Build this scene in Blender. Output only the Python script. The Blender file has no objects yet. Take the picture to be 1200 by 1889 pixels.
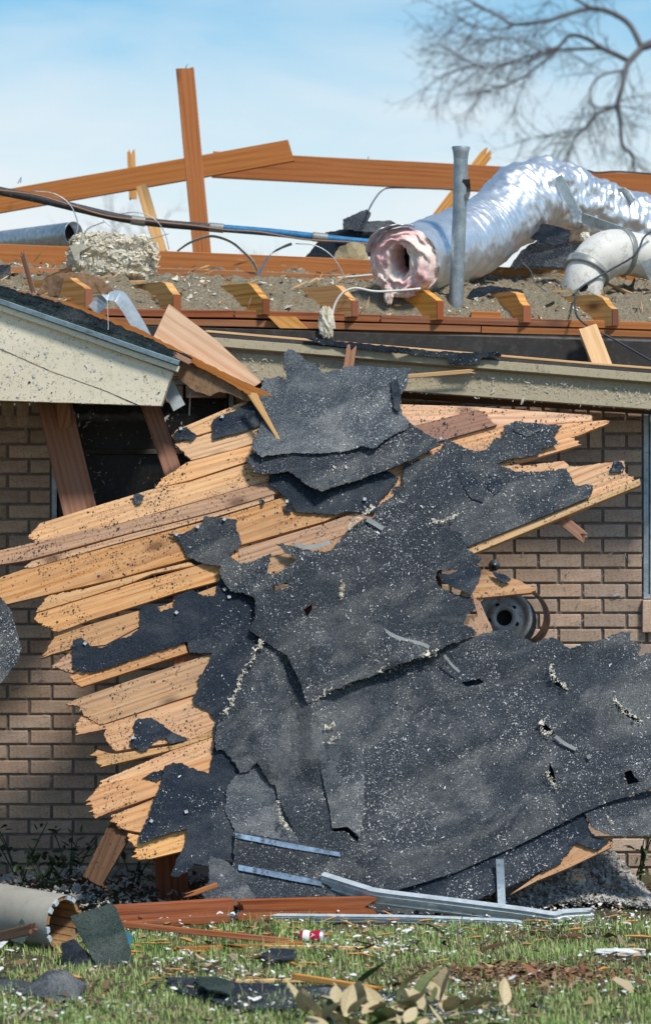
import bpy, math, random
import numpy as np
from mathutils import Vector, Matrix, noise
from mathutils.geometry import delaunay_2d_cdt
R = math.radians
random.seed(7); rng = np.random.default_rng(7)
SC = bpy.context.scene
COL = SC.collection
# ------------------------------------------------------------------ camera
D, H, F = 14.0, 1.64, 5712.0          # metres to the wall, eye height, focal length in photo pixels
cam = bpy.data.cameras.new('camera'); camo = bpy.data.objects.new('camera', cam); COL.objects.link(camo)
camo.location = (0, -D, H); camo.rotation_euler = (R(90), 0, 0)
cam.sensor_fit = 'VERTICAL'; cam.sensor_height = 36; cam.lens = 36*F/1889
cam.clip_start = 0.5; cam.clip_end = 3000
cam.dof.use_dof = True; cam.dof.focus_distance = 12.9; cam.dof.aperture_fstop = 3.8
SC.camera = camo
# ------------------------------------------------------------------ sky and sun
SUN_AZ, SUN_EL = 141.0, 54.0          # compass direction of the sun, clockwise from +Y
wd = bpy.data.worlds.new('World'); SC.world = wd; wd.use_nodes = True
nt = wd.node_tree; nt.nodes.clear()
def nn(nt, t, **k):
    n = nt.nodes.new(t)
    for a, v in k.items():
        if a in n.inputs: n.inputs[a].default_value = v
        else: setattr(n, a, v)
    return n
sky = nn(nt, 'ShaderNodeTexSky', sky_type='NISHITA', sun_disc=False, sun_elevation=R(SUN_EL), sun_rotation=R(SUN_AZ),
         air_density=1.0, dust_density=0.4, ozone_density=1.6, altitude=0)
tc = nn(nt, 'ShaderNodeTexCoord'); sep = nn(nt, 'ShaderNodeSeparateXYZ'); nt.links.new(tc.outputs['Generated'], sep.inputs[0])
mp = nn(nt, 'ShaderNodeMapping'); mp.inputs['Scale'].default_value = (2.2, 2.2, 9.0); mp.inputs['Location'].default_value = (0.3, 0, 0.2)
nt.links.new(tc.outputs['Generated'], mp.inputs[0])
cn = nn(nt, 'ShaderNodeTexNoise', Scale=3.0, Detail=6.0, Roughness=0.55, Distortion=0.4); nt.links.new(mp.outputs[0], cn.inputs['Vector'])
mr = nn(nt, 'ShaderNodeMapRange'); mr.interpolation_type = 'SMOOTHSTEP'     # cloud bank thins with height above the horizon
for a, v in (('From Min', 0.05), ('From Max', 0.19), ('To Min', 0.92), ('To Max', 0.02)): mr.inputs[a].default_value = v
nt.links.new(sep.outputs['Z'], mr.inputs['Value'])
ad = nn(nt, 'ShaderNodeMath', operation='ADD'); nt.links.new(mr.outputs[0], ad.inputs[0])
c2 = nn(nt, 'ShaderNodeMapRange');
for a, v in (('From Min', 0.35), ('From Max', 0.75), ('To Min', -0.16), ('To Max', 0.42)): c2.inputs[a].default_value = v
nt.links.new(cn.outputs[0], c2.inputs['Value']); nt.links.new(c2.outputs[0], ad.inputs[1]); ad.use_clamp = True
mx = nn(nt, 'ShaderNodeMix', data_type='RGBA'); mx.inputs[7].default_value = (8.6, 8.95, 9.2, 1)
nt.links.new(ad.outputs[0], mx.inputs[0]); hs = nn(nt, 'ShaderNodeHueSaturation', Saturation=1.42, Value=1.38, Hue=0.488); nt.links.new(sky.outputs[0], hs.inputs['Color']); nt.links.new(hs.outputs[0], mx.inputs[6])
bg = nn(nt, 'ShaderNodeBackground', Strength=0.082); wo = nn(nt, 'ShaderNodeOutputWorld')
nt.links.new(mx.outputs[2], bg.inputs[0]); nt.links.new(bg.outputs[0], wo.inputs[0])
sl = bpy.data.lights.new('sun', 'SUN'); sl.energy = 3.3; sl.angle = R(9); sl.color = (1, 0.95, 0.87)
so = bpy.data.objects.new('sun', sl); COL.objects.link(so); so.location = (8, -12, 14)
az, el = R(SUN_AZ), R(SUN_EL)
sdir = Vector((math.sin(az)*math.cos(el), math.cos(az)*math.cos(el), math.sin(el)))
so.rotation_euler = sdir.to_track_quat('Z', 'Y').to_euler()
SC.view_settings.view_transform = 'Standard'; SC.view_settings.look = 'None'
SC.view_settings.gamma = 1; SC.view_settings.use_curve_mapping = False
SC.view_settings.exposure = 0.3
# ------------------------------------------------------------------ helpers
CAM = Vector((0, -D, H))
def W(px, py, Y=0.0):
    k = (Y + D)/F
    return Vector(((px-600)*k, Y, H-(py-944)*k))
def M2(px, Y=0.0): return px*(Y+D)/F          # length in metres of px pixels at depth Y
WL = {}
def place(o, loc, parent):
    WL[o.name] = Vector(loc)
    if parent is not None:
        o.parent = parent; o.location = Vector(loc)-WL[parent.name]
    else: o.location = loc
def tag(o, label=None, cat=None, group=None, kind=None):
    if label: o['label'] = label
    if cat: o['category'] = cat
    if group: o['group'] = group
    if kind: o['kind'] = kind
    return o
def thing(name, label, cat, loc=(0, 0, 0), group=None, kind=None):
    o = bpy.data.objects.new(name, None); COL.objects.link(o); o.empty_display_size = 0.1
    place(o, loc, None); return tag(o, label, cat, group, kind)
def mk(name, verts, faces, mat, parent=None, uvs=None, smooth=False, center=True):
    V = np.array(verts, dtype=np.float64).reshape(-1, 3)
    c = (V.min(0)+V.max(0))/2 if center else np.zeros(3)
    V = V-c
    me = bpy.data.meshes.new(name)
    if isinstance(faces, np.ndarray):
        n, m = faces.shape
        me.vertices.add(len(V)); me.vertices.foreach_set('co', V.astype(np.float32).ravel())
        me.loops.add(n*m); me.loops.foreach_set('vertex_index', faces.astype(np.int32).ravel())
        me.polygons.add(n); me.polygons.foreach_set('loop_start', np.arange(0, n*m, m, dtype=np.int32))
        me.update(calc_edges=True)
    else:
        me.from_pydata(V.tolist(), [], faces)
    if uvs is not None:
        uv = me.uv_layers.new(name='UVMap'); li = np.empty(len(me.loops), dtype=np.int32)
        me.loops.foreach_get('vertex_index', li)
        uv.data.foreach_set('uv', np.array(uvs, dtype=np.float32)[li].ravel())
    if smooth: me.polygons.foreach_set('use_smooth', np.ones(len(me.polygons), dtype=bool))
    if mat: me.materials.append(mat)
    o = bpy.data.objects.new(name, me); COL.objects.link(o); place(o, c, parent)
    return o
def share(name, src, loc, parent=None, rot=None, scale=None):
    o = bpy.data.objects.new(name, src.data); COL.objects.link(o); place(o, loc, parent)
    if rot: o.rotation_euler = rot
    if scale: o.scale = scale
    return o
def n3(x, y, z=0): return noise.noise(Vector((x, y, z)))
# ------------------------------------------------------------------ materials
MATS = {}
class MT:
    def __init__(s, name):
        s.m = bpy.data.materials.new(name); s.m.use_nodes = True; s.nt = s.m.node_tree
        s.b = s.nt.nodes['Principled BSDF']; MATS[name] = s.m; s.tc = s.nt.nodes.new('ShaderNodeTexCoord')
    def n(s, t, **k): return nn(s.nt, t, **k)
    def l(s, a, b): s.nt.links.new(a, b)
    def vec(s, space='UV', scale=(1, 1, 1), loc=None):
        mp = s.n('ShaderNodeMapping'); mp.inputs['Scale'].default_value = scale
        s.l(s.tc.outputs[space], mp.inputs[0])
        if loc is not None: s.l(loc, mp.inputs['Location'])
        return mp.outputs[0]
    def noise(s, v, scale, detail=4, rough=0.55, dist=0):
        q = s.n('ShaderNodeTexNoise', Scale=scale, Detail=detail, Roughness=rough, Distortion=dist); s.l(v, q.inputs['Vector']); return q.outputs[0]
    def vor(s, v, scale, out='Distance', feature='F1'):
        q = s.n('ShaderNodeTexVoronoi', Scale=scale); q.feature = feature; s.l(v, q.inputs['Vector']); return q.outputs[out]
    def ramp(s, f, stops, interp='LINEAR'):
        r = s.n('ShaderNodeValToRGB'); e = r.color_ramp.elements; r.color_ramp.interpolation = interp
        while len(e) < len(stops): e.new(0.5)
        for i, (p, c) in enumerate(stops):
            e[i].position = p; e[i].color = (c, c, c, 1) if isinstance(c, (int, float)) else (*c, 1)
        s.l(f, r.inputs[0]); return r.outputs[0]
    def mix(s, f, a, b, mode='MIX'):
        x = s.n('ShaderNodeMix', data_type='RGBA', blend_type=mode)
        for i, v in ((0, f), (6, a), (7, b)):
            if isinstance(v, (int, float)): x.inputs[i].default_value = v if i == 0 else (v, v, v, 1)
            elif isinstance(v, tuple): x.inputs[i].default_value = (*v, 1)
            else: s.l(v, x.inputs[i])
        return x.outputs[2]
    def math(s, op, a, b=0.5):
        x = s.n('ShaderNodeMath', operation=op)
        for i, v in ((0, a), (1, b)):
            if isinstance(v, (int, float)): x.inputs[i].default_value = v
            else: s.l(v, x.inputs[i])
        return x.outputs[0]
    def rand(s): return s.n('ShaderNodeObjectInfo').outputs['Random']
    def tint(s, c, amt=0.25, sat=0.1):
        h = s.n('ShaderNodeHueSaturation'); r = s.rand()
        s.l(s.math('MULTIPLY_ADD', r, amt) if False else s.addm(r, amt, 1-amt/2), h.inputs['Value'])
        s.l(s.addm(s.math('FRACT', s.addm(r, 7.31, 0)), amt*.022, .5-amt*.008), h.inputs['Hue']); s.l(s.addm(s.math('FRACT', s.addm(r, 3.17, 0)), amt*.45, 1-amt*.25), h.inputs['Saturation'])
        s.l(c, h.inputs['Color']); return h.outputs[0]
    def addm(s, a, m, c):
        x = s.n('ShaderNodeMath', operation='MULTIPLY_ADD'); s.l(a, x.inputs[0]); x.inputs[1].default_value = m; x.inputs[2].default_value = c; return x.outputs[0]
    def done(s, col, rough=0.8, metal=0.0, bump=None, bs=0.3, bd=0.01, spec=0.4):
        if isinstance(col, tuple): s.b.inputs['Base Color'].default_value = (*col, 1)
        else: s.l(col, s.b.inputs['Base Color'])
        if isinstance(rough, (int, float)): s.b.inputs['Roughness'].default_value = rough
        else: s.l(rough, s.b.inputs['Roughness'])
        s.b.inputs['Metallic'].default_value = metal; s.b.inputs['Specular IOR Level'].default_value = spec
        if bump is not None:
            q = s.n('ShaderNodeBump', Strength=bs, Distance=bd); s.l(bump, q.inputs['Height']); s.l(q.outputs[0], s.b.inputs['Normal'])
        return s.m
def wood(name, light, mid, dark, specks=0.0, weather=0.0, knots=True, wc=(0.3, 0.27, 0.24), grain=1.0, var=.3):
    s = MT(name)
    off = s.n('ShaderNodeCombineXYZ'); r = s.rand(); s.l(s.addm(r, 37.0, 0), off.inputs[0]); s.l(s.addm(r, 11.0, 0), off.inputs[1])
    v = s.vec('UV', (1, 1, 1), off.outputs[0]); sv = s.n('ShaderNodeMapping'); sv.inputs['Scale'].default_value = (0.9, 36, 1); s.l(v, sv.inputs[0])
    w = s.n('ShaderNodeTexWave', Scale=1.3*grain, Distortion=22.0, Detail=4.0); w.bands_direction = 'Y'; w.inputs['Detail Scale'].default_value = 0.35
    sv2 = s.n('ShaderNodeMapping'); sv2.inputs['Scale'].default_value = (0.7, 9, 1); s.l(v, sv2.inputs[0]); s.l(sv2.outputs[0], w.inputs['Vector'])
    streak = s.noise(sv.outputs[0], 2.2, 6, 0.65, 0.06)
    big = s.noise(v, 2.3, 3)
    sv3 = s.n('ShaderNodeMapping'); sv3.inputs['Scale'].default_value = (2.6, 150, 1); s.l(v, sv3.inputs[0])
    fine = s.noise(sv3.outputs[0], 1.0, 4, 0.7)
    g = s.mix(0.12, s.mix(0.5, streak, fine), w.outputs['Color'])
    c = s.ramp(g, [(0.36, dark), (0.47, mid), (0.57, light)])
    c = s.mix(s.ramp(big, [(0.42, 0.0), (0.7, 0.55)]), c, mid)
    if knots:
        kv = s.n('ShaderNodeMapping'); kv.inputs['Scale'].default_value = (2.6, 5.2, 1); s.l(v, kv.inputs[0])
        k = s.vor(kv.outputs[0], 1.0)
        c = s.mix(s.ramp(k, [(0.06, 0.85), (0.10, 0.45), (0.17, 0.0)]), c, tuple(0.35*x for x in dark))
    if weather:
        wv = s.n('ShaderNodeMapping'); wv.inputs['Scale'].default_value = (1.3, 9, 1); s.l(v, wv.inputs[0]); wn = s.noise(wv.outputs[0], 1.6, 6, 0.7)
        c = s.mix(s.ramp(wn, [(0.45, 0.0), (0.72, weather)]), c, wc)
    if specks:
        sp = s.vor(v, 150); cl = s.noise(v, 9, 4, 0.7)
        f = s.math('MULTIPLY', s.ramp(sp, [(0.12, 1.0), (0.2, 0.0)]), s.ramp(cl, [(0.42, 0.0), (0.6, 1.0)]))
        c = s.mix(s.math('MULTIPLY', f, specks), c, (0.02, 0.02, 0.022))
    c = s.tint(c, var)
    return s.done(c, 0.75, 0, g, 0.35, 0.003, 0.25)
wood('pine_wood', (0.67, 0.405, 0.215), (0.59, 0.315, 0.145), (0.36, 0.15, 0.06), specks=0.9, weather=0.7, wc=(0.36, 0.225, 0.145), var=.5)
wood('fresh_wood', (0.68, 0.44, 0.22), (0.62, 0.36, 0.15), (0.46, 0.22, 0.075), knots=False)
wood('rust_wood', (0.44, 0.175, 0.064), (0.395, 0.146, 0.048), (0.30, 0.100, 0.032), weather=0.3, wc=(0.30, 0.12, 0.045))
wood('orange_wood', (0.70, 0.38, 0.13), (0.62, 0.29, 0.075), (0.40, 0.14, 0.032), knots=True)
wood('red_wood', (0.33, 0.110, 0.045), (0.26, 0.075, 0.028), (0.12, 0.03, 0.012), weather=0.15)
wood('old_wood', (0.36, 0.19, 0.12), (0.31, 0.145, 0.088), (0.20, 0.085, 0.05), weather=0.5, wc=(0.26, 0.2, 0.17))
wood('ply_wood', (0.62, 0.42, 0.28), (0.55, 0.34, 0.21), (0.44, 0.25, 0.14), knots=False, grain=0.5)
wood('dark_wood', (0.16, 0.08, 0.035), (0.12, 0.055, 0.022), (0.06, 0.025, 0.01))
def shingle(name, base, grit, dust, dens):
    s = MT(name); v = s.vec('Object')
    g = s.noise(v, 210, 3, 0.85); g2 = s.noise(v, 95, 3, 0.75)
    c = s.ramp(g, [(0.42, tuple(x*.7 for x in base)), (0.60, grit)])
    c = s.mix(s.ramp(g2, [(0.45, 0.0), (0.75, 0.5)]), c, tuple(0.45*x for x in base))
    d0 = s.n('ShaderNodeMapping'); d0.inputs['Rotation'].default_value = (0, R(26), 0); s.l(v, d0.inputs[0]); dr = s.n('ShaderNodeMapping'); dr.inputs['Scale'].default_value = (1.9, 3, 4.6); s.l(d0.outputs[0], dr.inputs[0]); d = s.noise(dr.outputs[0], 1.0, 7, 0.66, 0.7); d2 = s.noise(v, 260, 2, 0.7)
    dm = s.math('MULTIPLY', s.ramp(d, [(0.47, 0.0), (0.66, 1.0)]), s.ramp(d2, [(0.40, 0.05), (0.58, 0.75)]))
    c = s.mix(dm, c, dust)
    sp = s.vor(v, 105); cl = s.noise(v, 9, 6, 0.8)
    f = s.math('MULTIPLY', s.ramp(sp, [(0.17, 1.0), (0.27, 0.0)]), s.ramp(cl, [(0.62-dens*0.4, 0.0), (0.80-dens*0.4, 0.6)]))
    c = s.mix(f, c, (0.50, 0.50, 0.47))
    c = s.tint(c, 0.3)
    h = s.mix(0.5, g, g2)
    return s.done(c, 0.92, 0, h, 0.8, 0.006, 0.2)
shingle('shingle', (0.019, 0.026, 0.036), (0.074, 0.086, 0.101), (0.25, 0.25, 0.235), 0.5)
shingle('shingle_dusty', (0.036, 0.046, 0.058), (0.125, 0.142, 0.160), (0.35, 0.35, 0.33), 0.55)
shingle('felt', (0.010, 0.016, 0.026), (0.036, 0.050, 0.070), (0.13, 0.135, 0.14), 0.28)
shingle('green_shingle', (0.018, 0.032, 0.028), (0.055, 0.085, 0.075), (0.15, 0.16, 0.14), 0.2)
def plain(name, col, rough=0.7, metal=0.0, var=0.2, scale=12, bs=0.2, dark=None, darkamt=0.5, spec=0.4, bscale=40):
    s = MT(name); v = s.vec('Object'); a = s.noise(v, scale, 5, 0.65); b = s.noise(v, bscale, 4, 0.7)
    c = s.ramp(a, [(0.3, tuple(x*(1-var) for x in col)), (0.7, tuple(min(1, x*(1+var)) for x in col))])
    if dark: c = s.mix(s.ramp(s.noise(v, scale*2.3, 6, 0.75), [(0.52, 0.0), (0.66, darkamt)]), c, dark)
    return s.done(s.tint(c, 0.12), rough, metal, b, bs, 0.004, spec)
def paint(name, col, dirt, amt):
    s = MT(name); v = s.vec('Object'); a = s.noise(v, 5, 6, 0.7); sp = s.vor(v, 90); cl = s.noise(v, 7, 5, 0.75)
    st = s.vec('Object', (30, 30, 300)); 
    c = s.ramp(a, [(0.3, col), (0.75, tuple(x*0.86 for x in col))])
    c = s.mix(s.math('MULTIPLY', s.ramp(s.noise(v, 60, 5, 0.8), [(0.55, 0.0), (0.68, 1.0)]), amt), c, dirt)
    f = s.math('MULTIPLY', s.ramp(sp, [(0.12, 1.0), (0.24, 0.0)]), s.ramp(cl, [(0.45, 0.0), (0.62, 1.0)]))
    c = s.mix(s.math('MULTIPLY', f, 0.85), c, tuple(x*0.35 for x in dirt))
    c = s.mix(s.ramp(s.noise(v, 16, 4, 0.8), [(0.62, 0.0), (0.72, amt)]), c, tuple(x*0.6 for x in dirt))
    return s.done(c, 0.6, 0, s.noise(v, 120, 3), 0.25, 0.003)
paint('cream_paint', (0.82, 0.735, 0.55), (0.30, 0.26, 0.17), 0.75)
paint('darker_cream_paint', (0.40, 0.335, 0.215), (0.14, 0.12, 0.075), 0.75)  # cream paint in a darker, browner tone
plain('mortar', (0.22, 0.19, 0.16), 0.95, var=0.25, scale=30, bs=0.5, bscale=160)
def brickm(name, a, b, c3):
    s = MT(name); v = s.vec('Object'); n1 = s.noise(v, 14, 5, 0.7); n2 = s.noise(s.vec('Object', (70, 70, 170)), 1, 6, 0.8)
    c = s.ramp(n1, [(0.3, a), (0.55, b), (0.8, c3)])
    c = s.mix(s.ramp(n2, [(0.50, 0.0), (0.66, 0.75)]), c, tuple(0.42*x for x in a))
    c = s.mix(s.ramp(s.noise(v, 7, 5, 0.7), [(0.6, 0.0), (0.8, 0.35)]), c, (0.45, 0.43, 0.40))
    return s.done(s.tint(c, 0.45), 0.92, 0, n2, 0.7, 0.006, 0.2)
brickm('brick_tan', (0.43, 0.285, 0.205), (0.58, 0.42, 0.315), (0.66, 0.52, 0.42))
s = MT('galvanised'); v = s.vec('Object'); a = s.vor(v, 60, 'Color'); b = s.noise(v, 8, 5, .7)
s.done(s.ramp(s.mix(0.5, a, b), [(0.2, (0.30, 0.34, 0.36)), (0.8, (0.58, 0.62, 0.64))]), s.ramp(b, [(0.3, 0.38), (0.7, 0.6)]), 0.75, b, 0.15, 0.004)
s = MT('dull_zinc'); v = s.vec('Object'); b = s.noise(v, 14, 6, .75)
s.done(s.ramp(b, [(0.3, (0.17, 0.21, 0.23)), (0.7, (0.42, 0.46, 0.48))]), 0.5, 0.45, b, 0.3, 0.004)
s = MT('aluminium'); v = s.vec('Object'); b = s.noise(v, 25, 5, .7)
s.done(s.ramp(b, [(0.3, (0.46, 0.52, 0.54)), (0.7, (0.74, 0.80, 0.82))]), 0.5, 0.5, b, 0.2, 0.003)
s = MT('weathered_aluminium'); v = s.vec('Object'); b = s.noise(v, 22, 6, .75)
s.done(s.ramp(b, [(0.3, (0.26, 0.28, 0.26)), (0.65, (0.60, 0.66, 0.66))]), 0.5, 0.5, b, 0.2, 0.003)
s = MT('foil'); v = s.vec('Object'); b = s.noise(v, 26, 6, .7, 1.2); f = s.vor(v, 24)
s.done(s.ramp(s.noise(v, 6, 4), [(0.3, (0.66, 0.69, 0.72)), (0.7, (0.82, 0.84, 0.86))]), s.ramp(b, [(0.3, 0.30), (0.75, 0.5)]), 0.82, s.mix(0.5, b, f), 0.4, 0.009)
s = MT('pink_wool'); v = s.vec('Object'); b = s.noise(v, 45, 6, .8); a = s.noise(v, 7, 3, 0.5)
b2 = s.noise(v, 90, 4, .7)
s.done(s.ramp(a, [(0.30, (0.80, 0.42, 0.43)), (0.48, (0.84, 0.62, 0.57)), (0.68, (0.86, 0.76, 0.65))]), 1.0, 0, b2, 0.5, 0.01, 0.05)
s = MT('rock_wool'); v = s.vec('Object'); b = s.noise(v, 55, 6, .8); a = s.noise(v, 22, 6, 0.75)
s.done(s.ramp(a, [(0.30, (0.40, 0.33, 0.20)), (0.46, (0.66, 0.59, 0.44)), (0.64, (0.80, 0.76, 0.65))]), 1.0, 0, b, 0.6, 0.01, 0.05)
s = MT('blown_insulation'); v = s.vec('Object'); b = s.noise(v, 110, 5, .85); a = s.noise(v, 6, 5, 0.7)
c = s.ramp(b, [(0.34, (0.14, 0.11, 0.07)), (0.5, (0.35, 0.29, 0.20)), (0.70, (0.60, 0.53, 0.41))])
c = s.mix(s.ramp(a, [(0.45, 0.0), (0.7, 0.5)]), c, (0.27, 0.23, 0.155))
s.done(c, 1.0, 0, b, 1.0, 0.015, 0.05)
plain('grey_fluff', (0.36, 0.34, 0.31), 1, var=0.4, scale=40, bs=0.9)
plain('white_fleck', (0.66, 0.66, 0.63), 0.95, var=0.25, scale=60)
plain('cream_fleck', (0.56, 0.52, 0.42), 0.95, var=0.3, scale=60)
plain('black_granule', (0.022, 0.023, 0.026), 0.8, var=0.4, scale=60)
plain('grey_tar', (0.36, 0.38, 0.40), 0.7, var=0.35, scale=50)
plain('white_pvc', (0.68, 0.66, 0.60), 0.6, var=0.12, scale=9, dark=(0.30, 0.26, 0.19), darkamt=0.7)
plain('grey_tape', (0.27, 0.28, 0.26), 0.45, 0.3, var=0.2, scale=20)
plain('black_rubber', (0.035, 0.04, 0.047), 0.6, var=0.3, scale=15, dark=(0.22, 0.22, 0.21), darkamt=0.35)
plain('blue_plastic', (0.015, 0.17, 0.36), 0.5, var=0.4, scale=40, dark=(0.02, 0.04, 0.07), darkamt=0.8)
plain('copper_wire', (0.34, 0.17, 0.09), 0.5, 0.3)
plain('white_cable', (0.68, 0.65, 0.58), 0.5)
plain('black_cable', (0.03, 0.045, 0.06), 0.5)
plain('frieze', (0.040, 0.034, 0.031), 0.75, var=0.25, scale=10, dark=(0.10, 0.09, 0.08), darkamt=0.5)
plain('window_metal', (0.34, 0.39, 0.42), 0.45, 0.5, var=0.25, scale=20, dark=(0.08, 0.08, 0.08))
plain('bark_board', (0.25, 0.15, 0.085), 0.9, var=0.35, scale=25, dark=(0.05, 0.035, 0.02), darkamt=0.7)
plain('blue_grey_edge', (0.17, 0.24, 0.27), 0.5, 0.2, var=0.3, scale=18, dark=(0.05, 0.06, 0.06), darkamt=0.6)
plain('blue_chalk', (0.17, 0.25, 0.35), 0.9, var=0.6, scale=16, dark=(0.03, 0.04, 0.05), darkamt=0.95)
plain('rusty_steel', (0.15, 0.085, 0.055), 0.7, 0.3, var=0.4, scale=18, dark=(0.05, 0.03, 0.02), darkamt=0.6)
plain('wheel_steel', (0.40, 0.39, 0.36), 0.55, 0.2, var=0.35, scale=9, dark=(0.19, 0.10, 0.05), darkamt=0.95)
plain('black_void', (0.006, 0.006, 0.007), 0.9)
plain('board_tube', (0.31, 0.29, 0.245), 0.8, var=0.15, scale=8, dark=(0.2, 0.17, 0.13), darkamt=0.3)
plain('tube_core', (0.30, 0.17, 0.075), 0.9, var=0.35, scale=25)
plain('pale_block', (0.42, 0.50, 0.52), 0.8, var=0.2)
plain('teal_plastic', (0.01, 0.16, 0.23), 0.45)
plain('red_can', (0.55, 0.02, 0.06), 0.35, 0.2, var=0.1)
plain('can_metal', (0.75, 0.75, 0.75), 0.3, 0.8)
plain('foam_white', (0.72, 0.71, 0.68), 0.9, var=0.08)
plain('bark', (0.13, 0.125, 0.125), 0.95, var=0.3, scale=5)
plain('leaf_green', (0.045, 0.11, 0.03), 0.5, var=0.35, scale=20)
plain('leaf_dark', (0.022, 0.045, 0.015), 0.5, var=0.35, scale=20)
plain('leaf_tan', (0.50, 0.40, 0.23), 0.75, var=0.3, scale=22, dark=(0.13, 0.09, 0.045), darkamt=0.5)
plain('leaf_olive', (0.17, 0.19, 0.075), 0.6, var=0.35, scale=20)
s = MT('window_screen'); v = s.vec('Object'); a = s.noise(v, 40, 5, .8)
s.done(s.ramp(a, [(0.5, (0.008, 0.008, 0.009)), (0.72, (0.035, 0.033, 0.03))]), 0.45, 0, a, 0.2, 0.003, 0.3)
s = MT('soil'); v = s.vec('Object'); a = s.noise(v, 3, 6, .7); b = s.noise(v, 60, 5, .8)
c = s.ramp(b, [(0.3, (0.07, 0.052, 0.034)), (0.7, (0.24, 0.19, 0.12))])
c = s.mix(s.ramp(a, [(0.4, 0.0), (0.6, 0.55)]), c, (0.07, 0.10, 0.03)); s.done(c, 1.0, 0, b, 1.0, 0.02, 0.1)
def tinted(name, rough=0.6, trans=0.0):
    s = MT(name); a = s.n('ShaderNodeAttribute'); a.attribute_name = 'tint'
    m = s.done(a.outputs['Color'], rough, 0, None, spec=0.2)
    return m
tinted('grass'); tinted('litter', 0.95)
m_ = MATS
# ------------------------------------------------------------------ geometry builders
class Plane:
    def __init__(s, o, n, up=Vector((0, 0, 1))):
        s.o = Vector(o); s.n = Vector(n).normalized()
        s.v = (up-s.n*up.dot(s.n)).normalized(); s.u = s.v.cross(s.n).normalized()
    def hit(s, px, py):
        d = W(px, py, 0)-CAM; t = (s.o-CAM).dot(s.n)/d.dot(s.n)
        q = CAM+d*t-s.o; return (q.dot(s.u), q.dot(s.v))
    def pt(s, a, b, h=0): return s.o+s.u*a+s.v*b+s.n*h
def vplane(Y): return Plane((0, Y, 0), (0, -1, 0))
REG = {}
def inside(px, py, poly):
    x0 = poly[:, 0]; y0 = poly[:, 1]; x1 = np.roll(x0, -1); y1 = np.roll(y0, -1)
    c = np.zeros(len(px), dtype=bool)
    for a, b, c_, d in zip(x0, y0, x1, y1):
        m = ((b > py) != (d > py)) & (px < (c_-a)*(py-b)/((d-b) if d != b else 1e-12)+a); c ^= m
    return c
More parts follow.
